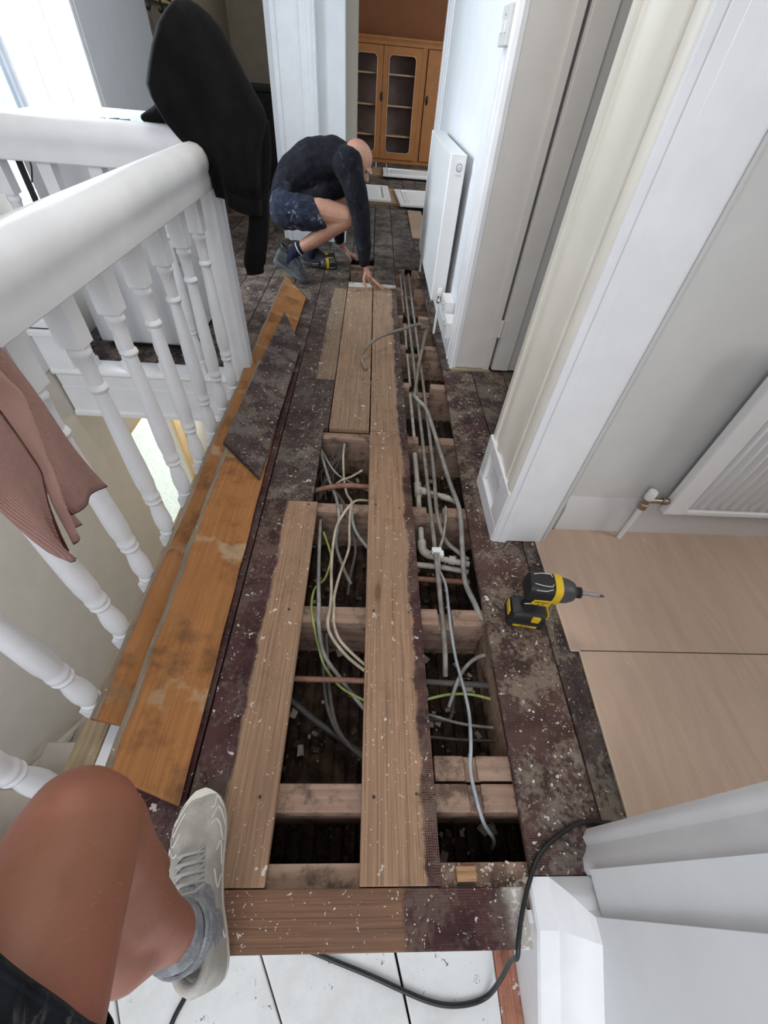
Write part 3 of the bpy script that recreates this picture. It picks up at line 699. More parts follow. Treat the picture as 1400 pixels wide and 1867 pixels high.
nb = MB().prism([(-0.685, 1.955), (-0.665, 1.935), (-0.605, 1.935), (-0.585, 1.955), (-0.585, 2.015), (-0.605, 2.035), (-0.665, 2.035), (-0.685, 2.015)], -0.02, 0.80)
nb.box(-0.687, -0.583, 1.933, 2.037, 0.80, 1.02)
nb.lathe([(0.05, 1.02), (0.06, 1.03), (0.05, 1.05), (0.03, 1.06), (0.045, 1.09), (0.052, 1.12), (0.045, 1.155), (0.02, 1.175), (0.004, 1.18)], (-0.635, 1.985, 0), 16)
nb.build('newel_post', WHITE, bal, bevel=0.003)
bal2 = empty('balustrade', (-1.1, 2.0, 0), 'white balustrade across the far end of the stairwell, in front of the white cabinet', 'banister')
MB().loft([[(x, 2.0 + u, 0.825 + v) for u, v in RAIL] for x in (-0.692, -1.1, -1.6)]).build('handrail', WHITE, bal2, smooth=40)
for k in range(5):
    baluster_mb(-1.395 + 0.182 * k, 2.0, 0.003, 0.828).build('baluster', WHITE, bal2, smooth=35)
# black strap hanging from the far rail and small fitting on it
st = MB(); rows = []
for t_, (x, z) in zip(range(5), ((-1.352, 0.84), (-1.358, 0.78), (-1.362, 0.72), (-1.366, 0.66), (-1.362, 0.60))):
    rows.append([(x - 0.012, 2.062 + 0.004 * t_, z), (x + 0.012, 2.062 + 0.004 * t_, z), (x + 0.012, 2.067 + 0.004 * t_, z), (x - 0.012, 2.067 + 0.004 * t_, z)])
st.loft(rows)
st.tube(smoothpath([(-1.345, 2.068, 0.83), (-1.330, 2.09, 0.80), (-1.350, 2.08, 0.74)]), 0.003, 6)
o = st.build('strap', paint('black_webbing', (0.02, 0.018, 0.018), 0.8, 0.2, 0.1), smooth=40)
tag(o, 'black webbing strap hanging from the far handrail by the window', 'strap')

# ------------------------------------------------------------------ white cabinet behind the far balustrade
ch = empty('storage_cabinet', (-1.19, 2.5, 0), 'white cabinet behind the far balustrade with a pale blue top', 'cabinet')
CABW = paint('cabinet_white', (0.62, 0.625, 0.64), 0.35, 0.02, 0.03)
MB().box(-1.43, -0.95, 2.215, 2.84, 0.03, 0.884).build('body', CABW, ch, bevel=0.008)
MB().box(-1.40, -0.98, 2.24, 2.82, 0.0, 0.03).build('plinth', BLACKPL, ch)
MB().box(-1.425, -0.955, 2.195, 2.214, 0.045, 0.875).build('door', CABW, ch, bevel=0.006)
hd = MB().tube(smoothpath([(-0.952, 2.30, 0.52), (-0.932, 2.30, 0.51), (-0.930, 2.30, 0.46), (-0.930, 2.30, 0.42), (-0.952, 2.30, 0.41)]), 0.008, 8)
hd.build('handle', CHROME, ch, smooth=60)
BLUETOP = paint('pale_blue_top', (0.55, 0.66, 0.74), 0.35, 0.04, 0.02)
MB().box(-1.58, -1.26, 2.20, 2.90, 0.885, 0.910).box(-1.256, -0.94, 2.20, 2.90, 0.885, 0.910).build('top_panel', BLUETOP, ch, bevel=0.003)
kb = MB().tube(smoothpath([(-1.13, 2.42, 0.914), (-1.10, 2.45, 0.915), (-1.08, 2.42, 0.915), (-1.05, 2.44, 0.915)]), 0.003, 6).lathe([(0.012, 0.910), (0.014, 0.914), (0.012, 0.918)], (-1.15, 2.41, 0), 10)
tag(kb.build('keys', paint('key_metal', (0.10, 0.10, 0.10), 0.5, 0.1, 0), smooth=40), 'small bunch of keys on the pale blue cabinet top', 'keys')

# small white bottle and blue cloth on the window sill
bt = empty('bottle', (-1.80, 2.52, 0.455), 'small grey and white lidded tub on the left window sill', 'tub')
MB().lathe([(0.035, 0.0), (0.04, 0.006), (0.042, 0.07), (0.039, 0.08)], (-1.80, 2.52, 0.456), 16).build('body', paint('tub_grey', (0.52, 0.55, 0.55), 0.4, 0.02, 0), bt, smooth=40)
MB().lathe([(0.043, 0.08), (0.044, 0.084), (0.044, 0.098), (0.03, 0.102)], (-1.80, 2.52, 0.456), 16).build('lid', PAPER, bt, smooth=40)

# ------------------------------------------------------------------ radiators
def valve(o, x, y, z, dirx, mcap=PAPER):
    """white cap over a chrome body, tail into the radiator"""
    MB().lathe([(0.014, z + 0.012), (0.016, z + 0.016), (0.016, z + 0.05), (0.012, z + 0.055)], (x, y, 0), 14).build('valve_cap', mcap, o, smooth=40)
    m = MB().lathe([(0.010, z - 0.03), (0.013, z - 0.026), (0.013, z - 0.014), (0.010, z - 0.010), (0.011, z + 0.012)], (x, y, 0), 14)
    t_ = [(x, y, z), (x + dirx[0], y + dirx[1], z)]
    m.tube(t_, 0.010, 10)
    m.build('valve_body', CHROME, o, smooth=40)
RW = paint('radiator_white', (0.78, 0.785, 0.79), 0.28, 0.01, 0.02)
r1 = empty('radiator', (0.42, 3.2, 0.2), 'white flat-panel radiator on the hall wall beyond the doorway', 'radiator')
MB().box(0.378, 0.392, 2.70, 3.74, 0.175, 0.866).build('front_panel', RW, r1, bevel=0.004)
MB().box(0.436, 0.450, 2.70, 3.74, 0.175, 0.866).build('rear_panel', RW, r1, bevel=0.004)
MB().prism([(0.380, 2.678), (0.452, 2.678), (0.458, 2.684), (0.458, 2.704), (0.374, 2.704), (0.374, 2.684)], 0.185, 0.872).build('end_cover', RW, r1, bevel=0.003)
MB().box(0.376, 0.458, 3.736, 3.756, 0.185, 0.872).build('end_cover', RW, r1, bevel=0.003)
tg = MB().box(0.380, 0.454, 2.705, 3.735, 0.862, 0.872)
tg.build('top_grille', RW, r1, bevel=0.002)
MB().box(0.408, 0.440, 2.672, 2.679, 0.79, 0.845).build('end_badge', PAPER, r1, bevel=0.002)
vp = MB().lathe([(0.0125, 2.660), (0.0125, 2.672)], (0.424, 0, 0.825), 18, 'Y')
vp = MB()
for (rr, ya, yb, nm, mt) in ((0.016, 2.669, 2.673, 'vent_ring', GREYBAR), (0.011, 2.664, 2.6695, 'vent_plug', PAPER), (0.004, 2.661, 2.665, 'vent_pin', GREYBAR)):
    rings = [[(0.424 + rr * math.cos(a), y, 0.822 + rr * math.sin(a)) for a in [2 * math.pi * i / 18 for i in range(18)]] for y in (ya, yb)]
    MB().loft(rings).build(nm, mt, r1, smooth=40)
valve(r1, 0.420, 2.64, 0.215, (0, 0.05))
MB().tube([(0.420, 2.64, 0.19), (0.420, 2.64, 0.0)], 0.008, 10).build('pipe_tail', PAPER, r1, smooth=60)
MB().tube([(0.41, 3.80, 0.20), (0.41, 3.80, -0.05)], 0.0085, 10).tube([(0.41, 3.80, 0.20), (0.41, 3.76, 0.20)], 0.0085, 10).build('pipe_tail', PAPER, r1, smooth=60)
for yy in (2.95, 3.5):
    MB().box(0.452, 0.49, yy - 0.02, yy + 0.02, 0.3, 0.75).build('bracket', GREYBAR, r1)

r2 = empty('radiator', (1.5, 0.97, 0.15), 'white ribbed radiator on the grey lobby wall above the plywood floor', 'radiator')
X0, X1, Yf, Z0_, Z1_ = 1.045, 2.10, 0.955, 0.155, 0.75
MB().box(X0, X0 + 0.075, Yf, Yf + 0.03, Z0_, Z1_).box(X0 + 0.075, X1, Yf + 0.018, Yf + 0.03, Z0_, Z1_).box(X0 + 0.075, X1, Yf, Yf + 0.018, Z0_, Z0_ + 0.022).box(X0 + 0.075, X1, Yf, Yf + 0.018, Z1_ - 0.022, Z1_).build('panel', RW, r2, bevel=0.005)
x = X0 + 0.095
while x < X1 - 0.03:
    MB().loft([[(x - 0.0105, Yf + 0.019, z), (x - 0.0055, Yf + d_, z), (x + 0.0055, Yf + d_, z), (x + 0.0105, Yf + 0.019, z)] for z, d_ in ((Z0_ + 0.018, 0.018), (Z0_ + 0.036, 0.0), (Z1_ - 0.036, 0.0), (Z1_ - 0.018, 0.018))]).build('rib', RW, r2, smooth=60)
    x += 0.036
for xb in (X0 + 0.1, X1 - 0.2):
    MB().box(xb, xb + 0.04, Yf + 0.03, 1.0195, 0.25, 0.65).build('bracket', GREYBAR, r2)
MB().lathe([(0.010, 0.165), (0.0145, 0.168), (0.0145, 0.188), (0.011, 0.192), (0.011, 0.215)], (0.968, 0.972, 0), 14).tube([(0.968, 0.972, 0.205), (1.046, 0.972, 0.205)], 0.010, 12).lathe([(0.013, 1.02), (0.014, 1.022), (0.014, 1.036), (0.012, 1.04)], (0, 0.972, 0.205), 12, 'X').build('valve_body', BRASS, r2, smooth=40)
MB().lathe([(0.013, 0.212), (0.0155, 0.216), (0.0155, 0.245), (0.012, 0.250)], (0.968, 0.972, 0), 14).build('valve_cap', PAPER, r2, smooth=40)
MB().tube([(0.968, 0.972, 0.166), (0.968, 0.972, 0.006)], 0.0085, 12).build('pipe_tail', PAPER, r2, smooth=60)

# ------------------------------------------------------------------ sockets and switch
for (ya, yb, za, zb, lab) in ((2.475, 2.625, 0.165, 0.252, 'white double socket box beside the hall radiator, farther of the pair'), (2.318, 2.45, 0.115, 0.20, 'white double socket box next to the doorway casing, nearer of the pair')):
    s_ = empty('wall_socket', (0.47, (ya + yb) / 2, za), lab, 'socket', 'hall sockets')
    MB().box(0.440, 0.489, ya, yb, za, zb).build('back_box', PAPER, s_, bevel=0.003)
    MB().box(0.434, 0.4405, ya - 0.002, yb + 0.002, za - 0.002, zb + 0.002).build('face_plate', PAPER, s_, bevel=0.002)
    for f_ in (0.27, 0.73):
        yc = ya + (yb - ya) * f_
        MB().box(0.4325, 0.4345, yc - 0.014, yc - 0.009, za + 0.03, za + 0.036).box(0.4325, 0.4345, yc + 0.009, yc + 0.014, za + 0.03, za + 0.036).box(0.4325, 0.4345, yc - 0.003, yc + 0.003, za + 0.05, za + 0.058).build('pin_hole', BLACKPL, s_)
        MB().box(0.431, 0.4345, yc + 0.018, yc + 0.026, zb - 0.03, zb - 0.014).build('rocker', PAPER, s_, bevel=0.001)
s_ = empty('light_switch', (0.485, 2.36, 1.22), 'white double light switch plate on the hall wall', 'switch')
MB().box(0.455, 0.489, 2.262, 2.405, 1.222, 1.325).build('face_plate', paint('switch_plate', (0.58, 0.58, 0.57), 0.4, 0.02, 0), s_, bevel=0.004)
for yy in (2.30, 2.365):
    MB().box(0.450, 0.4555, yy - 0.012, yy + 0.012, 1.255, 1.285).build('rocker', PAPER, s_, bevel=0.002)
MB().lathe([(0.003, 0.4525), (0.003, 0.4555)], (0, 2.333, 1.30), 8, 'X').build('screw', BRASS, s_)

# ------------------------------------------------------------------ end room: built-in orange cabinet, white panel doors on the floor
cb = empty('display_cabinet', (0.4, 9.4, 0), 'tall orange painted cabinet with two glazed doors at the far end', 'cabinet')
CY = 9.2
MB().box(-0.50, -0.42, CY, 9.6, 0.0, 1.40).box(-0.42, 1.55, 9.56, 9.6, 0.0, 1.40).box(1.55, 1.6, CY, 9.6, 0.0, 1.40).box(-0.42, 1.55, CY, 9.56, 0.0, 0.05).box(-0.42, 1.55, CY, 9.56, 1.34, 1.40).box(0.655, 0.735, CY, 9.56, 0.05, 1.34).build('carcass', ORANGE, cb, bevel=0.004)
MB().box(-0.52, 1.62, CY - 0.03, 9.61, 1.40, 1.425).box(-0.51, 1.61, CY - 0.018, 9.60, 1.385, 1.40).build('cornice', ORANGE, cb, bevel=0.004)
MB().box(-0.42, 0.655, CY + 0.30, CY + 0.31, 0.05, 1.34).build('back_panel', paint('cabinet_inside', (0.20, 0.13, 0.11), 0.7, 0.1, 0.03), cb)
SHELF = paint('shelf_edge', (0.52, 0.33, 0.19), 0.5, 0.05, 0)
for zz in (0.345, 0.70, 1.045):
    MB().box(-0.42, 0.655, CY + 0.03, CY + 0.30, zz - 0.010, zz + 0.010).build('shelf', SHELF, cb, bevel=0.002)
def rounded(x0, x1, z0, z1, r, n=6):
    out = []
    for (cx, cz, a0) in ((x1 - r, z1 - r, 0), (x0 + r, z1 - r, 90), (x0 + r, z0 + r, 180), (x1 - r, z0 + r, 270)):
        for i in range(n + 1):
            a = math.radians(a0 + 90 * i / n); out.append((cx + r * math.cos(a), cz + r * math.sin(a)))
    return out
def framed_door(x0, x1, z0, z1, bw, name, parent, y0, y1):
    inner = rounded(x0 + bw, x1 - bw, z0 + bw, z1 - bw, 0.055); n = len(inner)
    outer = []
    for (x, z) in inner:
        cx, cz = (x0 + x1) / 2, (z0 + z1) / 2
        sx, sz = x - cx, z - cz
        k = min(((x1 - x0) / 2) / abs(sx) if sx else 9e9, ((z1 - z0) / 2) / abs(sz) if sz else 9e9)
        outer.append((cx + sx * k, cz + sz * k))
    # make sure the outer corners are square
    for (qx, qz) in ((x0, z0), (x0, z1), (x1, z0), (x1, z1)):
        j = min(range(n), key=lambda i: (outer[i][0] - qx) ** 2 + (outer[i][1] - qz) ** 2); outer[j] = (qx, qz)
    vs = [(x, y0, z) for x, z in inner] + [(x, y0, z) for x, z in outer] + [(x, y1, z) for x, z in inner] + [(x, y1, z) for x, z in outer]
    fs = []
    for i in range(n):
        j = (i + 1) % n
        fs += [(i, j, n + j, n + i), (2 * n + j, 2 * n + i, 3 * n + i, 3 * n + j), (j, i, 2 * n + i, 2 * n + j), (n + i, n + j, 3 * n + j, 3 * n + i)]
    return MB().add(vs, fs).build(name, ORANGE, parent, bevel=0.004)
MOULD = paint('cabinet_bead', (0.62, 0.34, 0.17), 0.4, 0.05, 0)
for (a, b) in ((-0.415, 0.068), (0.076, 0.652)):
    dr = framed_door(a, b, 0.055, 1.335, 0.085, 'door', cb, CY - 0.022, CY + 0.002)
    pn = MB().box(a + 0.07, b - 0.07, CY - 0.008, CY - 0.004, 0.12, 1.27).build('pane', GLASS, dr)
    ring = rounded(a + 0.085, b - 0.085, 0.14, 1.25, 0.055)
    MB().tube([(x, CY - 0.024, z) for x, z in ring + ring[:1]], 0.006, 6).build('bead', MOULD, dr, smooth=60)
dr = MB().box(0.742, 1.54, CY - 0.022, CY + 0.002, 0.055, 1.335).build('door', ORANGE, cb, bevel=0.006)
HND = paint('dark_bronze', (0.03, 0.02, 0.015), 0.4, 0.2, 0)
for hx, hz in ((0.072, 0.80), (0.785, 0.80)):
    MB().lathe([(0.004, -0.055), (0.016, -0.035), (0.022, 0.0), (0.016, 0.035), (0.004, 0.055)], (hx, CY - 0.03, hz), 10).build('handle', HND, cb, smooth=60)
MB().box(-0.40, -0.385, CY - 0.03, CY - 0.02, 1.14, 1.22).build('hinge', BRASS, cb)

PANEL = paint('panel_door_white', (0.80, 0.80, 0.79), 0.4, 0.02, 0.02)
def panel_door(cx, cy, lx, ly, rot, z, lab, raised=True):
    o = empty('panel_door', (0, 0, 0), lab, 'cabinet door', 'cabinet doors drying on the far floor')
    def R_(x, y, zz): 
        c, s = math.cos(rot), math.sin(rot); return (cx + c * x - s * y, cy + s * x + c * y, z + zz)
    a, b = lx / 2, ly / 2
    def ring(f, zz): return [R_(-a + f, -b + f, zz), R_(a - f, -b + f, zz), R_(a - f, b - f, zz), R_(-a + f, b - f, zz)]
    MB().loft([ring(0, 0), ring(0, 0.018), ring(0.003, 0.021), ring(0.075, 0.021), ring(0.085, 0.012), ring(0.10, 0.012), ring(0.13, 0.018)]).build('door_slab', PANEL, o)
    bd = MB(); 
    bd.tube([R_(-a + 0.08, -b + 0.08, 0.02), R_(a - 0.08, -b + 0.08, 0.02), R_(a - 0.08, b - 0.08, 0.02), R_(-a + 0.08, b - 0.08, 0.02), R_(-a + 0.08, -b + 0.08, 0.02)], 0.006, 6)
    bd.build('moulding', PANEL, o, smooth=60)
panel_door(-0.14, 6.50, 0.68, 0.86, 0.03, 0.03, 'white panelled cabinet door flat on the far floor, nearest row, left')
panel_door(0.62, 6.36, 0.66, 0.86, 0.06, 0.03, 'white panelled cabinet door flat on the far floor, nearest row, by the radiator')
panel_door(0.55, 8.05, 0.84, 0.62, 0.0, 0.03, 'white panelled cabinet door flat on the far floor, farther row, right')
panel_door(-0.30, 8.15, 0.50, 0.62, 0.05, 0.03, 'white panelled cabinet door flat on the far floor, farther row, behind the bald head')
PLYB = board_mat('batten', 'X', 41.0, bare=(0.38, 0.24, 0.14), edges=None, spat=0)
for (x0, x1, y0, y1, lab) in ((-0.5, 0.95, 6.06, 6.15, 'thin wooden batten under the near row of white doors'), (-0.5, 0.95, 7.86, 7.95, 'thin wooden batten under the farther row of white doors'),
                              (0.20, 0.29, 6.16, 6.92, 'narrow wood strip between the two near white doors'), (-0.04, 0.12, 7.96, 8.5, 'plywood offcut between the two farther white doors')):
    o = MB().box(x0, x1, y0, y1, 0.001, 0.028).build('batten', PLYB, bevel=0.002); tag(o, lab, 'batten')
o = MB().box(0.40, 0.56, 4.75, 5.85, 0.001, 0.012).build('cardboard_strip', paint('cardboard', (0.36, 0.245, 0.17), 0.8, 0.05, 0.02), bevel=0.001); tag(o, 'brown cardboard strip on the dark floor beside the hall radiator', 'cardboard')

# ------------------------------------------------------------------ dim room: black stove-like unit, coat rail
bk = empty('black_unit', (-1.1, 6.6, 0), 'tall black unit in the dim room behind the black hoodie', 'appliance')
BK = paint('black_enamel', (0.006, 0.006, 0.006), 0.7, 0.2, 0.02)
MB().box(-1.70, -0.62, 6.3, 6.95, 0.06, 0.86).build('body', BK, bk, bevel=0.01)
MB().box(-1.72, -0.60, 6.28, 6.97, 0.86, 0.90).build('top', BK, bk, bevel=0.006)
for k in range(2):
    dr = MB().box(-1.68 + 0.55 * k, -1.20 + 0.55 * k, 6.275, 6.30, 0.12, 0.80).build('door', BK, bk, bevel=0.006)
    MB().tube([(-1.26 + 0.55 * k, 6.26, 0.40), (-1.26 + 0.55 * k, 6.26, 0.55)], 0.008, 8).build('knob', CHROME, dr, smooth=60)
for fx in (-1.68, -0.72):
    for fy in (6.35, 6.85): MB().box(fx, fx + 0.06, fy, fy + 0.06, 0, 0.06).build('foot', BK, bk)
wp = empty('white_post', (-0.93, 5.35, 0), 'thin white table leg beside the black unit in the dim room', 'table leg')
MB().box(-0.945, -0.92, 5.33, 5.355, 0.04, 0.72).build('post', WHITE, wp, bevel=0.002)
MB().box(-0.96, -0.905, 5.315, 5.37, 0.0, 0.04).build('foot', WHITE, wp, bevel=0.004)
cr = empty('coat_rail', (-1.74, 5.0, 1.4), 'pale wooden coat rail with black hooks on the dim room wall', 'coat rail')
MB().box(-1.749, -1.728, 4.66, 5.5, 1.36, 1.43).build('rail', YELLOWWOOD, cr, bevel=0.004)
for yy in (4.76, 5.02, 5.3):
    MB().tube(smoothpath([(-1.728, yy, 1.39), (-1.69, yy, 1.375), (-1.675, yy, 1.33), (-1.69, yy, 1.305), (-1.705, yy, 1.32)]), 0.009, 8).build('hook', BLACKPL, cr, smooth=60)

# ------------------------------------------------------------------ pipes and cables in the open bays
def mk(col, name, rough=0.55): return paint(name, col, rough, 0.22, 0.12, 25)
GREYP = mk((0.24, 0.215, 0.19), 'old_grey_pipe'); GREYC = mk((0.27, 0.26, 0.24), 'grey_cable'); BEIGEC = mk((0.46, 0.39, 0.30), 'cream_cable')
BLUEC = mk((0.33, 0.36, 0.385), 'blue_grey_cable', 0.45); COPPER = mk((0.25, 0.12, 0.078), 'tarnished_copper', 0.45); WASTE = mk((0.40, 0.37, 0.33), 'white_grey_waste')
EARTH = mk((0.27, 0.33, 0.10), 'green_yellow_earth'); BLACKC = mk((0.014, 0.014, 0.015), 'black_flex', 0.4); DARKC = mk((0.085, 0.078, 0.072), 'dark_cable'); LOOPM = mk((0.20, 0.165, 0.125), 'brown_grey_flex')
def run(name, cat, label, pts, r, mat, extra=None, group=None, n=8):
    mb = MB().tube(smoothpath(pts), r, n)
    if extra: extra(mb)
    o = mb.build(name, mat, smooth=60); tag(o, label, cat, group); return o
run('water_pipe', 'pipe', 'long grey water pipe, left one of the pair, down the right-hand open bay', [(0.279, 3.86, -.045), (0.278, 2.46, -.045), (0.277, 1.666, -.045), (0.276, 0.977, -.045), (0.273, 0.692, -.04), (0.273, 0.552, -.055), (0.275, 0.483, -.10)], 0.0085, GREYP)
run('water_pipe', 'pipe', 'grey water pipe, right one of the pair, bending right beneath the doorway end', [(0.322, 3.86, -.045), (0.318, 2.615, -.045), (0.316, 1.907, -.045), (0.311, 1.385, -.045), (0.300, 1.11, -.04), (0.322, 0.988, -.06), (0.366, 0.937, -.07), (0.404, 0.905, -.075)], 0.0085, GREYP)
run('flexible_hose', 'hose', 'brown-grey hose arching up out of the bay over the bare boards', [(-0.005, 2.116, .010), (-0.027, 2.151, .035), (-0.018, 2.219, .065), (0.06, 2.32, .095), (0.205, 2.44, .10), (0.311, 2.539, .092), (0.352, 2.563, .055)], 0.009, LOOPM, lambda m: m.lathe([(0.011, -0.01), (0.011, 0.005)], (-0.005, 2.116, 0.012), 10))
run('branch_pipe', 'pipe', 'grey-brown pipe running down from the hose to a bend in the right bay', [(0.362, 2.585, .052), (0.345, 2.49, .02), (0.297, 2.221, -.012), (0.254, 1.89, -.012)], 0.010, LOOPM, lambda m: m.tube([(0.330, 2.545, 0.078), (0.368, 2.592, 0.050), (0.366, 2.60, 0.030)], 0.0125, 10))
run('plastic_pipe', 'pipe', 'pale grey plastic pipe snaking along the right edge of the open bay', [(0.252, 1.90, -.006), (0.266, 1.834, 0.008), (0.304, 1.749, 0.006), (0.333, 1.544, -.008), (0.366, 1.261, -.02), (0.382, 1.091, -.008), (0.374, 0.922, -.03), (0.367, 0.787, -.04), (0.381, 0.686, -.02), (0.398, 0.628, -.03)], 0.0095, GREYC)
run('pipe_stub', 'pipe', 'capped white pipe stub in the bay opposite the radiator', [(0.248, 2.86, -.055), (0.245, 2.52, -.055)], 0.007, WASTE, lambda m: m.tube([(0.247, 2.80, -.055), (0.247, 2.74, -.055)], 0.011, 10))
run('pipe_stub', 'pipe', 'capped white pipe stub nearest the doorway casing', [(0.245, 2.44, -.055), (0.246, 2.08, -.06)], 0.007, WASTE)
run('pipe_stub', 'pipe', 'short white pipe stub at the far end of the right bay', [(0.252, 3.84, -.055), (0.252, 3.55, -.055)], 0.007, WASTE, lambda m: m.tube([(0.252, 3.42, -.055), (0.252, 3.50, -.055)], 0.012, 10).tube([(0.252, 3.1, -.06), (0.25, 3.42, -.055)], 0.006, 8))
run('pipe_stub', 'pipe', 'short grey pipe stub beside the bend in the right bay', [(0.240, 1.99, -.055), (0.240, 1.60, -.055)], 0.0085, WASTE)
def tee(m):
    m.tube([(0.238, 1.30, -.07), (0.237, 1.225, -.07)], 0.0165, 12).tube([(0.237, 1.262, -.07), (0.272, 1.252, -.07)], 0.0165, 12).tube([(0.335, 1.229, -.07), (0.37, 1.214, -.07)], 0.014, 10)
    m.tube(smoothpath([(0.237, 1.262, -.07), (0.301, 1.242, -.07), (0.357, 1.219, -.07), (0.404, 1.19, -.07)]), 0.0115, 10)
run('waste_pipe', 'pipe', 'white-grey plastic pipe with a tee fitting in the right bay', [(0.238, 1.50, -.07), (0.238, 1.278, -.07), (0.235, 1.13, -.075)], 0.0115, WASTE, tee)
def elb(m):
    m.tube(smoothpath([(0.235, 0.985, -.075), (0.237, 0.945, -.078), (0.262, 0.922, -.078)]), 0.0165, 12).tube([(0.330, 0.902, -.075), (0.352, 0.898, -.075)], 0.0165, 12)
run('waste_pipe', 'pipe', 'white-grey plastic pipe with an elbow above the impact driver', [(0.235, 1.045, -.07), (0.235, 0.978, -.075), (0.245, 0.930, -.078), (0.291, 0.911, -.078), (0.404, 0.886, -.078)], 0.0115, WASTE, elb)
run('waste_pipe', 'pipe', 'second grey plastic pipe lying just below the elbowed one', [(0.205, 0.897, -.105), (0.314, 0.888, -.105), (0.404, 0.872, -.105)], 0.011, WASTE)
run('gas_pipe', 'pipe', 'rust-brown pipe crossing the right bay beside the elbowed waste pipe', [(0.15, 0.842, -.115), (0.226, 0.84, -.115), (0.404, 0.832, -.115)], 0.0105, COPPER)
run('copper_pipe', 'pipe', 'tarnished copper pipe crossing the left bay under the dark board', [(-0.206, 1.209, -.055), (-0.136, 1.23, -.047), (-0.069, 1.245, -.047), (0.036, 1.250, -.055)], 0.0115, COPPER)
run('copper_pipe', 'pipe', 'thin copper pipe crossing both bays in front of the second joist', [(-0.20, 0.462, -.085), (0.034, 0.459, -.085), (0.15, 0.457, -.09)], 0.0085, COPPER)
run('water_pipe', 'pipe', 'dark grey pipe crossing the right bay below the blue-grey cable', [(0.15, 0.467, -.105), (0.224, 0.466, -.105), (0.42, 0.458, -.105)], 0.009, DARKC)
run('power_cable', 'cable', 'blue-grey cable looping down the right bay into the dark near hole', [(0.281, 0.841, -.05), (0.299, 0.78, -.05), (0.290, 0.664, -.012), (0.290, 0.60, -.018), (0.303, 0.518, -.055), (0.314, 0.437, -.055), (0.319, 0.362, -.05), (0.304, 0.276, -.02), (0.295, 0.225, -.022), (0.299, 0.172, -.022), (0.317, 0.120, -.05), (0.352, 0.092, -.11), (0.37, 0.08, -.2)], 0.0048, BLUEC)
run('power_cable', 'cable', 'short grey cable joining the two pipes beside the clip', [(0.330, 1.112, -.012), (0.328, 1.075, -.012), (0.312, 0.984, -.03), (0.291, 0.92, -.04), (0.283, 0.84, -.05)], 0.0052, GREYC)
o = MB().box(0.262, 0.298, 0.905, 0.927, -0.052, -0.032).box(0.290, 0.305, 0.893, 0.917, -0.055, -0.035).build('pipe_clip', PAPER, bevel=0.003); tag(o, 'small white pipe clip on the left grey water pipe', 'pipe clip')
run('earth_wire', 'wire', 'green-yellow wire across the right bay near the double joist', [(0.19, 0.41, -.11), (0.221, 0.419, -.11), (0.283, 0.432, -.11), (0.349, 0.433, -.11), (0.428, 0.415, -.11)], 0.0042, EARTH)
for k, (pts, lb, rr, mt) in enumerate(((((0.18, 0.39, -.135), (0.232, 0.378, -.13), (0.294, 0.361, -.13), (0.357, 0.351, -.13), (0.428, 0.346, -.13)), 'thin pale cable under the green-yellow wire in the right bay', 0.0042, GREYC),
                              (((0.18, 0.325, -.135), (0.227, 0.322, -.135), (0.304, 0.316, -.135), (0.429, 0.313, -.135)), 'dark straight cable nearest the double joist in the right bay', 0.0045, DARKC),
                              (((0.28, 0.40, -.12), (0.308, 0.464, -.082), (0.339, 0.506, -.082), (0.378, 0.536, -.085), (0.43, 0.554, -.09)), 'grey cable curving off to the right under the worn board', 0.0058, GREYC),
                              (((0.19, 0.377, -.15), (0.229, 0.374, -.15), (0.279, 0.372, -.148), (0.293, 0.392, -.145), (0.305, 0.45, -.14)), 'grey hooked cable deep in the right bay', 0.0058, DARKC))):
    run('power_cable', 'cable', lb, pts, rr, mt)
run('power_cable', 'cable', 'cream twin cable looping over two joists in the left bay', [(-0.087, 1.50, -.03), (-0.09, 1.444, -.05), (-0.08, 1.31, -.06), (-0.062, 1.201, -.05), (-0.039, 1.113, -.010), (-0.064, 1.060, -.010), (-0.092, 0.992, -.03), (-0.098, 0.869, -.05), (-0.087, 0.716, -.02), (-0.086, 0.659, -.014), (-0.089, 0.606, -.014), (-0.076, 0.57, -.03), (-0.03, 0.523, -.055), (0.027, 0.48, -.062)], 0.0052, BEIGEC)
run('power_cable', 'cable', 'second cream cable lying beside the looping twin cable', [(0.03, 1.156, -.04), (-0.02, 1.127, -.012), (-0.040, 1.093, -.013), (-0.042, 0.999, -.02), (-0.04, 0.92, -.05), (-0.064, 0.805, -.04), (-0.076, 0.706, -.02), (-0.074, 0.660, -.014), (-0.070, 0.604, -.014), (-0.052, 0.562, -.03), (-0.014, 0.529, -.05), (0.028, 0.497, -.06)], 0.0048, BEIGEC)
run('power_cable', 'cable', 'grey cable slipping under the centre board by the third joist', [(-0.039, 1.122, -.014), (-0.031, 1.027, -.024), (-0.01, 0.986, -.05), (0.036, 0.931, -.07)], 0.006, GREYC)
run('power_cable', 'cable', 'grey cable running over the third joist, left of the cream loop', [(-0.195, 1.46, -.04), (-0.143, 1.30, -.07), (-0.106, 1.183, -.05), (-0.090, 1.087, -.014), (-0.083, 1.038, -.03), (-0.091, 0.967, -.08), (-0.06, 0.882, -.11), (-0.027, 0.819, -.13)], 0.0065, GREYC)
run('power_cable', 'cable', 'dark cable running over the third joist under the cream loop', [(-0.172, 1.375, -.06), (-0.128, 1.267, -.075), (-0.074, 1.134, -.03), (-0.062, 1.074, -.014), (-0.037, 1.025, -.05), (-0.016, 0.944, -.09), (-0.029, 0.859, -.12), (-0.037, 0.779, -.14)], 0.006, DARKC)
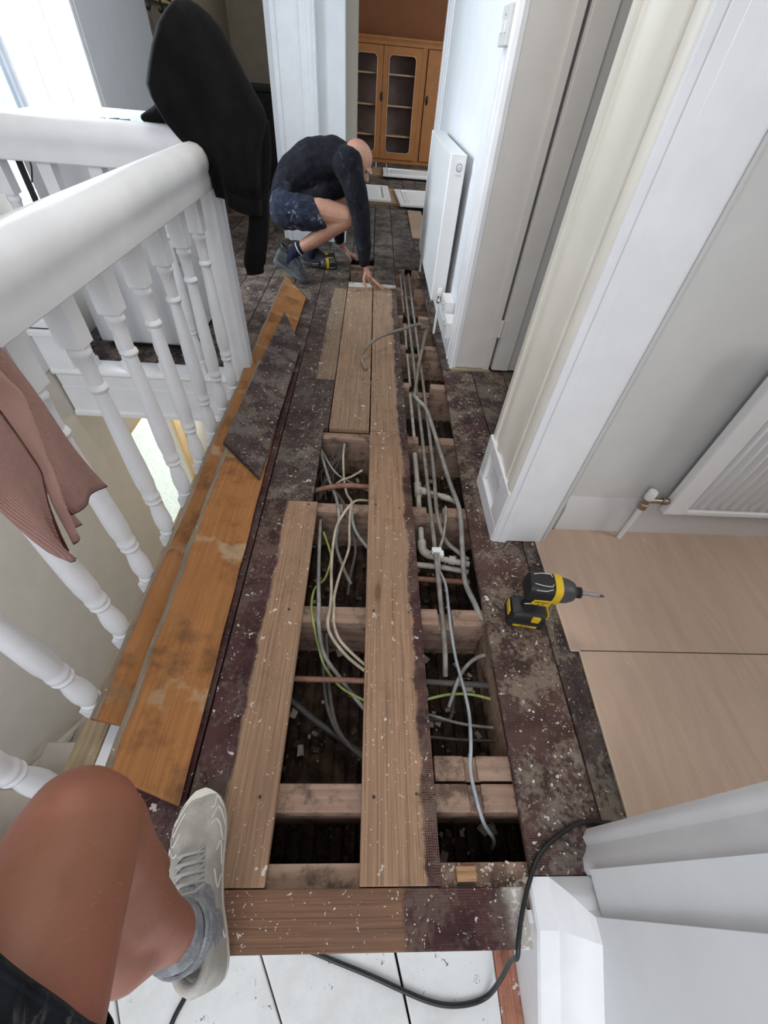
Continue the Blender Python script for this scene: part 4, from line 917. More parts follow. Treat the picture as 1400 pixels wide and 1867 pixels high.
run('earth_wire', 'wire', 'green-yellow wire trailing over the second joist in the left bay', [(-0.138, 0.993, -.05), (-0.112, 0.925, -.06), (-0.102, 0.876, -.06), (-0.117, 0.801, -.07), (-0.144, 0.75, -.05), (-0.145, 0.665, -.014), (-0.131, 0.600, -.020), (-0.117, 0.561, -.07), (-0.092, 0.503, -.095), (-0.039, 0.446, -.105), (0.029, 0.412, -.11)], 0.004, EARTH)
run('power_cable', 'cable', 'light grey cable beside the green-yellow wire in the left bay', [(-0.156, 1.06, -.06), (-0.150, 0.95, -.06), (-0.138, 0.80, -.055), (-0.122, 0.665, -.015), (-0.116, 0.600, -.022), (-0.098, 0.54, -.085), (-0.044, 0.474, -.11), (0.03, 0.392, -.12)], 0.0065, GREYC)
run('power_cable', 'cable', 'left dark cable drooping across the left bay past the copper pipe', [(-0.109, 0.600, -.07), (-0.104, 0.56, -.09), (-0.086, 0.433, -.12), (-0.06, 0.359, -.125), (-0.019, 0.306, -.13), (0.027, 0.273, -.13)], 0.006, DARKC)
run('power_cable', 'cable', 'right dark cable drooping across the left bay beside its twin', [(-0.094, 0.600, -.07), (-0.090, 0.56, -.09), (-0.072, 0.433, -.12), (-0.046, 0.345, -.125), (-0.003, 0.293, -.13), (0.035, 0.264, -.13)], 0.006, DARKC)
run('power_cable', 'cable', 'thick black cable across the dark left bay below the copper pipe', [(-0.21, 0.43, -.12), (-0.191, 0.419, -.125), (-0.116, 0.371, -.15), (-0.043, 0.328, -.16), (0.035, 0.278, -.16)], 0.0105, mk((0.05, 0.045, 0.045), 'thick_black_cable', 0.4))
run('power_cable', 'cable', 'thin pale cable crossing above the copper pipe at the far left bay', [(-0.193, 1.47, -.04), (-0.122, 1.343, -.06), (-0.049, 1.299, -.08), (0.028, 1.263, -.09)], 0.0045, GREYC)
run('power_cable', 'cable', 'short cut cream cable end sticking up at the copper pipe', [(-0.003, 1.325, -.03), (-0.048, 1.285, -.033), (-0.09, 1.262, -.036), (-0.14, 1.255, -.09)], 0.0045, BEIGEC)
o = MB()
for k in range(9):
    r = random.Random(k)
    o.tube(smoothpath([(-0.09 + r.uniform(-.02, .02), 1.512, -0.03), (-0.11 + r.uniform(-.03, .03), 1.46, -0.05), (-0.14 + r.uniform(-.05, .03), 1.36, -0.08), (-0.17 + r.uniform(-.03, .05), 1.22, -0.12)], 4), 0.0022, 5)
tag(o.build('wire_bundle', DARKC, smooth=60), 'bundle of thin dark wires behind the cream cable in the far left bay', 'wires')
cu = run('extension_lead', 'cable', 'black extension lead curling over the nosing onto the white stair', [(0.72, 0.108, .011), (0.641, 0.104, .011), (0.59, 0.112, .006), (0.525, 0.112, .006), (0.455, 0.082, .006), (0.411, 0.051, .006), (0.379, 0.008, .008), (0.355, -0.035, .008), (0.340, -0.070, .008), (0.335, -0.095, -.004), (0.333, -0.104, -.05), (0.327, -0.138, -.13), (0.312, -0.166, -.19), (0.275, -0.177, -.195), (0.227, -0.179, -.195), (0.181, -0.172, -.195), (0.123, -0.155, -.195), (0.064, -0.136, -.195), (-0.008, -0.115, -.195), (-0.10, -0.090, -.195), (-0.2, -0.075, -.195), (-0.28, -0.10, -.195), (-0.318, -0.14, -.195), (-0.332, -0.166, -.195), (-0.344, -0.193, -.195), (-0.36, -0.26, -.195)], 0.0048, BLACKC)

# ------------------------------------------------------------------ impact driver (lying on its side)
YEL = paint('tool_yellow', (0.62, 0.40, 0.02), 0.4, 0.05, 0.02); TBLK = paint('tool_black', (0.016, 0.016, 0.017), 0.5, 0.2, 0.06); TGREY = paint('tool_grey', (0.055, 0.055, 0.06), 0.42, 0.1, 0.03)
def text(body, size, mat, name, parent, loc, rot, shear=0.0):
    cu = bpy.data.curves.new(name, 'FONT'); cu.body = body; cu.size = size; cu.extrude = 0.0003; cu.align_x = 'CENTER'; cu.align_y = 'CENTER'; cu.shear = shear
    tmp = bpy.data.objects.new('tmp', cu); C.objects.link(tmp)
    dg = bpy.context.evaluated_depsgraph_get(); dg.update()
    me = bpy.data.meshes.new_from_object(tmp.evaluated_get(dg)); bpy.data.objects.remove(tmp)
    me.materials.clear(); me.materials.append(mat)
    o = bpy.data.objects.new(name, me); C.objects.link(o)
    o.matrix_basis = Matrix.Translation(loc) @ Euler(rot).to_matrix().to_4x4()
    if parent is not None: o.parent = parent
    return o
def make_driver(name, label, loc, rotz, upright=False, group='cordless tools'):
    """tool modelled in its own frame: x along the bit, y down the handle is -y, z up from the floor (lies on its side)"""
    o = empty(name, (0, 0, 0), label, 'power tool', group)
    zc = 0.040
    # motor housing: rounded box behind, gear case in front
    def ring(x, ry, rz, n=20, e=3.2, yc=0.0):
        out = []
        for i in range(n):
            a = 2 * math.pi * i / n; c, s = math.cos(a), math.sin(a)
            out.append((x, yc + ry * math.copysign(abs(c) ** (2 / e), c), zc + rz * math.copysign(abs(s) ** (2 / e), s)))
        return out
    MB().loft([ring(-0.062, 0.026, 0.026), ring(-0.058, 0.033, 0.032), ring(-0.045, 0.035, 0.034), ring(-0.005, 0.036, 0.034), ring(0.004, 0.036, 0.034)]).build('motor_housing', TBLK, o, smooth=40)
    for k in range(3):
        MB().box(-0.0602, -0.056, -0.018 + 0.014 * k, -0.016 + 0.014 * k, zc + 0.004, zc + 0.026).build('vent_slot', YEL, o)
    MB().loft([ring(0.004, 0.037, 0.0355), ring(0.024, 0.037, 0.0355)]).build('yellow_collar', YEL, o, smooth=40)
    MB().loft([[(x, y, zc + 0.0345) for x, y in ((-0.045, -0.034), (-0.038, -0.012), (0.006, -0.008), (0.006, -0.036))], [(x, y, zc + 0.0362) for x, y in ((-0.043, -0.033), (-0.037, -0.013), (0.006, -0.009), (0.006, -0.035))]]).build('side_label', YEL, o)
    text('DEWALT', 0.0085, TBLK, 'label_text', o, (-0.018, -0.019, zc + 0.0366), (0, 0, 0))
    text('18V  XR', 0.006, TBLK, 'label_text', o, (-0.019, -0.029, zc + 0.0366), (0, 0, 0))
    g0 = [ring(0.024, 0.035, 0.034, e=2.4), ring(0.045, 0.033, 0.032, e=2.2), ring(0.062, 0.026, 0.026, e=2), ring(0.066, 0.020, 0.020, e=2)]
    MB().loft(g0).build('gear_case', TGREY, o, smooth=40)
    MB().lathe([(0.013, 0.066), (0.0155, 0.068), (0.0155, 0.074), (0.013, 0.075), (0.0155, 0.077), (0.0155, 0.083), (0.010, 0.085)], (0, 0, zc), 16, 'X').build('chuck', TBLK, o, smooth=40)
    MB().lathe([(0.005, 0.084), (0.005, 0.092)], (0, 0, zc), 8, 'X').lathe([(0.0062, 0.092), (0.0062, 0.132), (0.004, 0.134)], (0, 0, zc), 10, 'X').build('bit_holder', CHROME, o, smooth=40)
    MB().lathe([(0.0038, 0.133), (0.0036, 0.142), (0.0008, 0.148)], (0, 0, zc), 6, 'X').build('screw_bit', TGREY, o)
    for sgn in (1, -1):
        MB().tube([(-0.050, 0.0345, zc + 0.015 * sgn), (-0.030, 0.0362, zc + 0.020 * sgn), (-0.006, 0.0365, zc + 0.020 * sgn), (-0.002, 0.0365, zc + 0.012 * sgn)], 0.0009, 5).build('outline', PAPER, o, smooth=60)
    MB().tube([(-0.004, 0.0335, zc + 0.0265), (-0.020, 0.028, zc + 0.031), (-0.045, 0.026, zc + 0.030)], 0.0009, 5).build('outline', PAPER, o, smooth=60)
    # handle
    path = [(-0.014, -0.028), (-0.018, -0.055), (-0.024, -0.080), (-0.026, -0.100)]
    rings = []
    for (x, y), (a, b) in zip(path, ((0.026, 0.024), (0.021, 0.021), (0.020, 0.020), (0.024, 0.023))):
        rings.append([(x + a * math.cos(2 * math.pi * i / 16), y + 0.25 * a * math.cos(2 * math.pi * i / 16), zc + b * math.sin(2 * math.pi * i / 16)) for i in range(16)])
    MB().loft(rings).build('handle', TBLK, o, smooth=50)
    MB().tube(smoothpath([(-0.002, -0.040, zc + 0.018), (-0.014, -0.052, zc + 0.021), (-0.036, -0.056, zc + 0.020), (-0.046, -0.066, zc + 0.016)]), 0.0014, 5).build('grip_line', PAPER, o, smooth=60)
    MB().loft([[(0.000, -0.038, zc - 0.010), (0.010, -0.040, zc - 0.010), (0.010, -0.040, zc + 0.010), (0.000, -0.038, zc + 0.010)], [(-0.010, -0.062, zc - 0.009), (-0.002, -0.060, zc - 0.009), (-0.002, -0.060, zc + 0.009), (-0.010, -0.062, zc + 0.009)]]).build('trigger', YEL, o, bevel=0.002)
    # foot and battery
    def rb(y, x0, x1, zr, r=0.012):
        x0 += 0.022; x1 += 0.022
        pts = rounded(x0, x1, zc - zr, zc + zr, r, 4); return [(x, y, z) for x, z in pts]
    MB().loft([rb(-0.096, -0.075, -0.012, 0.026), rb(-0.104, -0.090, 0.004, 0.033), rb(-0.122, -0.094, 0.008, 0.037), rb(-0.130, -0.094, 0.008, 0.037)]).build('foot', TBLK, o, smooth=40)
    MB().box(-0.014, 0.010, -0.126, -0.101, zc + 0.030, zc + 0.0385).build('yellow_tab', YEL, o, bevel=0.003)
    ba = MB().loft([rb(-0.131, -0.095, 0.009, 0.037), rb(-0.136, -0.097, 0.011, 0.039), rb(-0.156, -0.097, 0.011, 0.039), rb(-0.163, -0.094, 0.008, 0.035)]).build('battery', TBLK, o, smooth=40)
    MB().box(-0.058, 0.010, -0.152, -0.142, zc + 0.0375, zc + 0.0396).build('battery_label', YEL, ba)
    text('DEWALT', 0.0075, TBLK, 'battery_text', ba, (-0.024, -0.147, zc + 0.0399), (0, 0, 0))
    for sx in (-0.0765, 0.0325):
        MB().box(sx - 0.001, sx + 0.003, -0.128, -0.104, zc - 0.02, zc + 0.022).build('release_button', YEL, ba, bevel=0.003)
    MB().box(-0.066, 0.024, -0.168, -0.162, zc - 0.02, zc + 0.03).build('battery_base', PAPER, ba, bevel=0.003)
    o.location = loc; o.rotation_euler = (math.pi / 2 if upright else 0, 0, rotz)
    return o
drv = make_driver('impact_driver', 'black and yellow cordless impact driver standing on its battery beside the plywood', (0.543, 0.668, 0.1795), math.radians(-8), True)
drv.scale = (1.05, 1.05, 1.05)
drv2 = make_driver('impact_driver', 'black and yellow cordless drill lying on the floor under the crouching man', (-0.335, 3.70, 0.001), math.radians(195))
# ------------------------------------------------------------------ soft things: organic surfaces grown from capsules, then smoothed
def capsule(mb, pts, radii, n=16, squash=None):
    """tube with rounded ends along pts; radii per point (number or (a, b) with b along squash direction)"""
    P = [Vector(p) for p in pts]
    for i in range(len(P) - 1):
        a, b = P[i], P[i + 1]
        d = (b - a).normalized()
        ref = squash if squash is not None else d.orthogonal()
        v_ = (Vector(ref) - d * d.dot(Vector(ref))).normalized(); u_ = d.cross(v_)
        def rr(k): 
            r_ = radii[k]; return r_ if isinstance(r_, (tuple, list)) else (r_, r_)
        ra, rb = rr(i), rr(i + 1)
        rings = []
        for s_ in (0.97, 0.75, 0.4, 0.0):
            c_ = math.sqrt(1 - s_ * s_); rings.append((a - d * min(ra) * s_, ra[0] * c_, ra[1] * c_))
        for s_ in (0.0, 0.4, 0.75, 0.97):
            c_ = math.sqrt(1 - s_ * s_); rings.append((b + d * min(rb) * s_, rb[0] * c_, rb[1] * c_))
        mb.loft([[c + u_ * (ru * math.cos(2 * math.pi * k / n)) + v_ * (rv * math.sin(2 * math.pi * k / n)) for k in range(n)] for c, ru, rv in rings])
    return mb
def ellipsoid(mb, c, axes, n=18, m=10):
    """axes: three vectors (already scaled)"""
    A, B, D = [Vector(a) for a in axes]; c = Vector(c)
    rings = []
    for i in range(m + 1):
        t = -math.pi / 2 + math.pi * (i + 0.02 * (i == 0) - 0.02 * (i == m)) / m
        s_, k = math.sin(t), max(math.cos(t), 0.02)
        rings.append([c + D * s_ + (A * math.cos(2 * math.pi * j / n) + B * math.sin(2 * math.pi * j / n)) * k for j in range(n)])
    return mb.loft(rings)
def grow(mb, name, mat, parent, voxel, smooth=4, fn=None):
    tmp = mb.build('tmp', mat)
    md = tmp.modifiers.new('r', 'REMESH'); md.mode = 'VOXEL'; md.voxel_size = voxel; md.use_smooth_shade = True
    sm = tmp.modifiers.new('s', 'SMOOTH'); sm.factor = 0.5; sm.iterations = smooth
    dg = bpy.context.evaluated_depsgraph_get(); dg.update()
    me = bpy.data.meshes.new_from_object(tmp.evaluated_get(dg))
    old = tmp.data; bpy.data.objects.remove(tmp); bpy.data.meshes.remove(old)
    me.name = name
    if fn:
        for v in me.vertices: v.co = fn(v.co)
    me.shade_smooth()
    if not me.materials: me.materials.append(mat)
    o = bpy.data.objects.new(name, me); C.objects.link(o)
    if parent is not None: attach(o, parent)
    return o

def skin(name, base, red, dark, hair=0.0):
    g = G(name); v = g.coords(); n1 = g.noise(v, 9, 4); n2 = g.noise(v, 320, 3); n3 = g.noise(v, 45, 4)
    c = g.mix(g.step(n1, 0.35, 0.68), base, red); c = g.mix(g.step(n3, 0.5, 0.8, 0, 0.4), c, dark)
    g.set(Base_Color=c, Roughness=0.5, Specular_IOR_Level=0.35)
    g.put(g.b.inputs['Subsurface Weight'], 0.06); g.put(g.b.inputs['Subsurface Radius'], (0.02, 0.008, 0.004))
    g.bump(g.math('ADD', n2, g.math('MULTIPLY', n3, 0.6)), 0.25, 0.0015)
    return g.m
def cloth(name, col, var=0.3, scale=16.0, weave=600, bump=0.5, spots=None, sheen=0.05):
    g = G(name); v = g.coords(); n1 = g.noise(v, scale, 4, 0.6, 0.4); n2 = g.noise(v, weave, 2)
    c = g.mix(g.step(n1, 0.3, 0.7), tuple(q * (1 - var) for q in col), tuple(q * (1 + var) for q in col))
    if spots:
        a = g.noise(v, spots[1], 5, 0.7, 0.8); b = g.noise(g.coords((1, 1, 1), (5, 2, 7)), spots[1] * 0.32, 3)
        c = g.mix(g.math('MULTIPLY', g.step(a, 0.52, 0.62), g.step(b, 0.46, 0.58)), c, spots[0])
    g.set(Base_Color=c, Roughness=0.92, Specular_IOR_Level=0.12)
    g.put(g.b.inputs['Sheen Weight'], sheen)
    g.bump(g.math('ADD', g.math('MULTIPLY', n1, 1.2), g.math('MULTIPLY', n2, 0.12)), bump, 0.006)
    return g.m
SKIN1 = skin('skin_crouching_man', (0.42, 0.235, 0.165), (0.40, 0.19, 0.13), (0.30, 0.15, 0.10))
SKIN2 = skin('skin_near_leg', (0.30, 0.125, 0.075), (0.34, 0.125, 0.082), (0.22, 0.09, 0.055))
SWEAT = cloth('navy_black_knit', (0.009, 0.009, 0.013), 0.3, 20, spots=((0.028, 0.028, 0.038), 26), sheen=0.02)
SHORT = cloth('navy_work_shorts', (0.020, 0.023, 0.040), 0.35, 26, spots=((0.20, 0.22, 0.27), 30))
SHORT2 = cloth('black_shorts', (0.012, 0.013, 0.017), 0.35, 26, spots=((0.10, 0.09, 0.08), 24))
HOODM = cloth('black_fleece', (0.0055, 0.0048, 0.0055), 0.25, 12, bump=0.35, sheen=0.015)
SOCKN = cloth('navy_sock', (0.012, 0.014, 0.03), 0.2, 60); SOCKG = cloth('grey_sock', (0.26, 0.265, 0.28), 0.22, 60, 500, 0.8)
DARKSHOE = paint('dark_trainer', (0.028, 0.032, 0.036), 0.55, 0.35, 0.3, 40); DARKSOLE = paint('dark_sole', (0.075, 0.08, 0.09), 0.6, 0.2, 0.1)

# ------------------------------------------------------------------ black hoodie draped over the newel post
hood = empty('hoodie', (-0.6, 1.985, 1.2), 'black hoodie draped over the newel post at the end of the handrail', 'hoodie')
secs = [  # z, left, right, y centre, depth
    (1.242, -0.600, -0.572, 1.975, 0.014), (1.234, -0.625, -0.550, 1.975, 0.036), (1.215, -0.652, -0.517, 1.975, 0.056), (1.19, -0.680, -0.490, 1.975, 0.068), (1.143, -0.714, -0.462, 1.975, 0.078),
    (1.10, -0.740, -0.437, 1.975, 0.084), (1.055, -0.762, -0.408, 1.972, 0.088), (1.025, -0.756, -0.388, 1.970, 0.090), (1.0, -0.744, -0.378, 1.968, 0.090), (0.965, -0.722, -0.384, 1.964, 0.088), (0.935, -0.690, -0.396, 1.955, 0.088),
    (0.905, -0.652, -0.404, 1.948, 0.084), (0.875, -0.622, -0.412, 1.942, 0.080), (0.845, -0.603, -0.418, 1.938, 0.078), (0.815, -0.592, -0.424, 1.936, 0.076)]
rings = []
for k, (z, l, r_, yc, dp) in enumerate(secs):
    ring = []
    n = 72
    for i in range(n):
        a = 2 * math.pi * i / n
        amp = 0.017 * min(1, k / 6)
        fold = 1 + (amp / 0.09) * (math.sin(5 * a + 0.9 + 0.13 * k) + 0.9 * mnoise.noise(Vector((math.cos(a) * 2.6 + 0.15 * k, math.sin(a) * 2.6, z * 4.0))) * 1.6 + 0.5 * math.sin(9 * a + 2.0 - 0.2 * k))
        c, s_ = math.cos(a), math.sin(a)
        x = (l + r_) / 2 + (r_ - l) / 2 * math.copysign(abs(c) ** 0.9, c)
        y = yc + dp * s_ * fold
        zz = z
        if k >= len(secs) - 4:
            zz -= (k - len(secs) + 4) * 0.011 * (0.4 + c) + 0.003 * math.sin(4 * a)
        ring.append((x, y, zz))
    rings.append(ring)
MB().loft(rings).build('body', HOODM, hood, smooth=180)
# rib band at the hem
last = rings[-1]; cxy = ((secs[-1][1] + secs[-1][2]) / 2, secs[-1][3])
def band(ring, cxy, k, dz): return [(cxy[0] + (x - cxy[0]) * k, cxy[1] + (y - cxy[1]) * k, z + dz) for x, y, z in ring]
MB().loft([band(last, cxy, 1.03, 0.002), band(last, cxy, 1.035, -0.004), band(last, cxy, 1.0, -0.030), band(last, cxy, 0.97, -0.050), band(last, cxy, 0.90, -0.050), band(last, cxy, 0.90, 0.0)], cap=False).build('hem_band', HOODM, hood, smooth=60)
sl = MB(); pts = smoothpath([(-0.425, 1.985, 0.99), (-0.432, 1.985, 0.90), (-0.438, 1.975, 0.80), (-0.452, 1.960, 0.68), (-0.478, 1.945, 0.575), (-0.487, 1.940, 0.545)], 5)
rows = []
for i, p in enumerate(pts):
    t = i / (len(pts) - 1); a_, b_ = 0.050 - 0.012 * t + 0.004 * math.sin(9 * t), 0.036 - 0.008 * t
    rows.append([(p.x + a_ * math.cos(2 * math.pi * k / 20) * (1 + 0.06 * math.sin(3 * k + 8 * t)), p.y + b_ * math.sin(2 * math.pi * k / 20), p.z) for k in range(20)])
slv = sl.loft(rows).build('sleeve', HOODM, hood, smooth=180)
MB().loft([[(-0.487 + a_ * math.cos(2 * math.pi * k / 20), 1.940 + b_ * math.sin(2 * math.pi * k / 20), z + 0.006 * math.cos(2 * math.pi * k / 20)) for k in range(20)] for z, a_, b_ in ((0.56, 0.041, 0.031), (0.552, 0.0415, 0.031), (0.512, 0.036, 0.026))]).build('cuff', HOODM, slv, smooth=60)
cb_ = MB(); capsule(cb_, [(-0.70, 2.0, 1.0), (-0.765, 2.015, 0.975), (-0.82, 2.02, 0.964)], [0.035, 0.026, 0.012])
grow(cb_, 'tucked_sleeve', HOODM, hood, 0.006)

# ------------------------------------------------------------------ pink ribbed cardigan hanging over the near handrail
def ribbed(name, base, lines, d):
    g = G(name); v = g.coords(); n2 = g.noise(v, 420, 3); n1 = g.noise(v, 9, 3)
    P = g.xyz(v)
    wv = g.math('SINE', g.math('MULTIPLY', g.math('ADD', P[1], g.math('MULTIPLY', P[2], 0.12)), lines))
    c = g.mix(g.step(n1, 0.3, 0.7), tuple(q * 0.85 for q in base), base)
    if d: c = g.mix(g.step(wv, -0.2, 0.9, 0, 0.45), c, tuple(q * 0.55 for q in base))
    g.set(Base_Color=c, Roughness=0.95, Specular_IOR_Level=0.1); g.put(g.b.inputs['Sheen Weight'], 0.15)
    g.bump(g.math('ADD', g.math('MULTIPLY', wv, 0.5 if d else 0.0), n2), 0.7, 0.002)
    return g.m
PINK = ribbed('dusty_pink_rib', (0.47, 0.265, 0.225), 1500.0, 1); PINKP = ribbed('dusty_pink_plain', (0.50, 0.30, 0.25), 1500.0, 0); PINKD = cloth('brown_trim', (0.085, 0.035, 0.03), 0.2, 60)
cg = empty('cardigan', (-0.6, 0.55, 0.93), 'dusty pink ribbed cardigan hanging over the near end of the handrail', 'cardigan')
def lerp_poly(pl, t):
    L_ = [0]
    for a, b in zip(pl, pl[1:]): L_.append(L_[-1] + (Vector(b) - Vector(a)).length)
    q = t * L_[-1]
    for i in range(len(pl) - 1):
        if q <= L_[i + 1] or i == len(pl) - 2:
            f = (q - L_[i]) / max(L_[i + 1] - L_[i], 1e-9); return Vector(pl[i]).lerp(Vector(pl[i + 1]), f)
def panel(name, x, L_, R_, mat, wave, trimL=False, trimR=False, trimB=True, top=True):
    """cloth panel between two (y, z) outlines at distance x, its top carried over the rail"""
    rows = []
    nv, nu = 26, 14
    for i in range(nv + 1):
        a = lerp_poly([(p[0], p[1], 0) for p in L_], i / nv); b = lerp_poly([(p[0], p[1], 0) for p in R_], i / nv)
        row = []
        for j in range(nu + 1):
            q = a.lerp(b, j / nu); t = i / nv
            xx = x + wave * math.sin(j / nu * math.pi * 1.7 + 0.6) * (0.25 + t) + 0.006 * math.sin(7 * t + j * 0.4)
            zz = q.y; over = max(0.0, zz - 0.80)
            row.append((xx + over * 0.05, q.x, zz))
        rows.append(row)
    o = MB().grid(rows).build(name, mat, cg, smooth=180, solid=0.006)
    def tr(idx):
        MB().tube(idx, 0.0035, 6).build('trim', PINKD, o, smooth=60)
    if trimB: tr(rows[-1])
    if trimL: tr([r[0] for r in rows])
    if trimR: tr([r[-1] for r in rows])
    return o
top = 0.92
panel('back_panel', -0.584, [(0.42, top), (0.48, 0.80), (0.545, 0.651), (0.550, 0.566), (0.560, 0.503)], [(0.60, top), (0.640, 0.80), (0.656, 0.693), (0.671, 0.588), (0.692, 0.452)], PINK, 0.006)
panel('lining_panel', -0.574, [(0.40, top), (0.53, 0.76), (0.56, 0.659), (0.563, 0.613), (0.536, 0.557), (0.512, 0.468)], [(0.56, top), (0.615, 0.74), (0.600, 0.661), (0.582, 0.578), (0.566, 0.515), (0.566, 0.466)], PINKP, 0.005, trimB=True)
panel('front_panel', -0.560, [(0.30, top), (0.40, 0.75), (0.440, 0.66), (0.443, 0.621), (0.445, 0.57), (0.452, 0.518), (0.468, 0.472)], [(0.50, top), (0.540, 0.80), (0.545, 0.717), (0.548, 0.67), (0.550, 0.625), (0.524, 0.57), (0.499, 0.502), (0.490, 0.472)], PINK, 0.010, trimR=True)
# the part lying over the rail and down its far side
rows = []
for k in range(13):
    a = math.pi * k / 12
    rows.append([(-0.637 + 0.066 * math.cos(a), y, 0.868 + 0.070 * math.sin(a)) for y in [0.28 + 0.36 * j / 12 for j in range(13)]])
rows.append([(-0.704, y, 0.72) for y in [0.30 + 0.32 * j / 12 for j in range(13)]])
MB().grid(rows).build('shoulder_fold', PINK, cg, smooth=180, solid=0.006)

# ------------------------------------------------------------------ footwear builder: x from heel to toe, z up
def trainer(parent, name, M4, L_, mats, ribs=True, lift=0.0, wid=1.0):
    up, sole, lace, line = mats
    W_ = lambda x: wid * L_ * (0.118 + 0.055 * math.sin(math.pi * min(1, max(0, x)) ** 1.25) if x < 0.93 else 0.118)
    outline = []
    prof = [(0.0, 0.06), (0.02, 0.09), (0.08, 0.115), (0.2, 0.122), (0.35, 0.118), (0.5, 0.132), (0.62, 0.152), (0.74, 0.160), (0.84, 0.148), (0.92, 0.115), (0.97, 0.075), (1.0, 0.03)]
    topz = [(0.0, 0.26), (0.06, 0.30), (0.14, 0.30), (0.26, 0.29), (0.36, 0.315), (0.46, 0.29), (0.58, 0.235), (0.70, 0.185), (0.82, 0.15), (0.92, 0.115), (0.98, 0.085), (1.0, 0.07)]
    def interp(tab, x):
        for (a, va), (b, vb) in zip(tab, tab[1:]):
            if x <= b: 
                t = (x - a) / (b - a); return va + (vb - va) * t
        return tab[-1][1]
    X = [0.0, 0.015, 0.05, 0.1, 0.16, 0.22, 0.28, 0.34, 0.40, 0.46, 0.52, 0.58, 0.64, 0.70, 0.76, 0.82, 0.87, 0.92, 0.955, 0.98, 1.0]
    hw = lambda x: wid * interp(prof, x)
    lat = lambda x: 0.02 * math.sin(math.pi * x) - (0.035 * max(0, x - 0.6) / 0.4)   # curve of the last
    sz = lambda x: 0.085 - 0.02 * math.sin(math.pi * x) + 0.02 * max(0, x - 0.85) / 0.15
    def P(x, y, z): return M4 @ Vector((x * L_, y * L_, z * L_))
    so = MB()
    so.loft([[P(x, lat(x) - hw(x) * 0.96, 0.006 + 0.05 * max(0, x - 0.8) ** 1.2), P(x, lat(x) - hw(x) * 1.06, sz(x) * 0.55 + 0.01), P(x, lat(x) - hw(x) * 1.02, sz(x)), P(x, lat(x), sz(x) + 0.004), P(x, lat(x) + hw(x) * 1.02, sz(x)), P(x, lat(x) + hw(x) * 1.06, sz(x) * 0.55 + 0.01), P(x, lat(x) + hw(x) * 0.96, 0.006 + 0.05 * max(0, x - 0.8) ** 1.2)] for x in X])
    so.build('sole', sole, parent, smooth=50)
    def surf(x, a, k=1.0):   # a in [0, pi], around from right edge over the top to left edge
        c, s_ = math.cos(a), math.sin(a)
        e = 0.78 if x > 0.5 else 0.62
        return P(x, lat(x) + hw(x) * k * math.copysign(abs(c) ** e, c), sz(x) - 0.01 + (interp(topz, x) - sz(x) + 0.01) * k * abs(s_) ** 0.85)
    ub = MB(); n = 20
    ub.loft([[surf(x, math.pi * i / n) for i in range(n + 1)] for x in X])
    upper = ub.build('upper', up, parent, smooth=60)
    # collar roll and tongue
    ring = []
    for i in range(25):
        a = 2 * math.pi * i / 24
        x = 0.195 + 0.155 * math.cos(a); y = lat(x) + 0.082 * wid * math.sin(a)
        ring.append(P(x, y, 0.305 + 0.035 * math.cos(a) * (1 if math.cos(a) < 0 else 0.35) * -1 + 0.01))
    MB().tube(ring, 0.028 * L_, 8).build('collar', up, parent, smooth=60)
    tg_ = MB(); tg_.loft([[P(x, lat(x) + w_, interp(topz, x) + dz) for w_, dz in ((-0.062, -0.012), (-0.045, 0.018), (0, 0.028), (0.045, 0.018), (0.062, -0.012))] for x, _ in ((0.33, 0), (0.36, 0), (0.46, 0), (0.58, 0), (0.66, 0))])
    tg_.build('tongue', up, parent, smooth=60, solid=0)
    la = MB()
    for i, x in enumerate((0.42, 0.47, 0.52, 0.57, 0.62)):
        s_ = 1 if i % 2 else -1
        for (xa, xb) in ((x, x + 0.03), (x + 0.03, x)):
            la.tube([P(xa, lat(x) - 0.075, interp(topz, x) - 0.02), P((xa + xb) / 2 - 0.006, lat(x) - 0.035, interp(topz, x) + 0.032), P((xa + xb) / 2 + 0.006, lat(x) + 0.035, interp(topz, x) + 0.032), P(xb, lat(x) + 0.075, interp(topz, x) - 0.02)], 0.011 * L_, 6)
    la.build('laces', lace, parent, smooth=60)
    if ribs:
        for i, (x0, sgn) in enumerate(((0.66, 1), (0.73, 1), (0.80, 1), (0.87, 1), (0.70, -1), (0.78, -1), (0.86, -1), (0.52, 1), (0.44, -1), (0.30, 1), (0.22, -1), (0.58, -1))):
            pts = []
            for j in range(9):
                t = j / 8
                a = (0.10 + 0.95 * t if x0 > 0.6 else 0.08 + 0.55 * t)
                a = a if sgn > 0 else math.pi - a
                pts.append(surf(min(0.97, x0 + 0.045 * math.sin(t * 5.2 + i) + 0.05 * t), a, 1.006))
            MB().tube(smoothpath(pts, 3), 0.0055 * L_, 5).build('overlay_rib', line, upper, smooth=60)
    return upper
def frame(heel, toe, upv=(0, 0, 1)):
    h = Vector(heel); x = (Vector(toe) - h).normalized(); y = Vector(upv).cross(x).normalized(); z = x.cross(y)
    return Matrix(((x.x, y.x, z.x, h.x), (x.y, y.y, z.y, h.y), (x.z, y.z, z.z, h.z), (0, 0, 0, 1)))

# ------------------------------------------------------------------ crouching man
man = empty('person', (-0.5, 3.5, 0), 'bald man in a black jumper and paint-stained navy shorts crouching over the floor hatch', 'person')
b = MB()
# torso, neck
capsule(b, [(-0.585, 3.53, 0.455), (-0.52, 3.53, 0.575), (-0.40, 3.53, 0.665), (-0.26, 3.53, 0.70), (-0.17, 3.52, 0.71)], [0.115, 0.105, 0.115, 0.105, 0.06], squash=(0, 1, 0))
capsule(b, [(-0.17, 3.515, 0.71), (-0.12, 3.50, 0.70)], [0.058, 0.055])
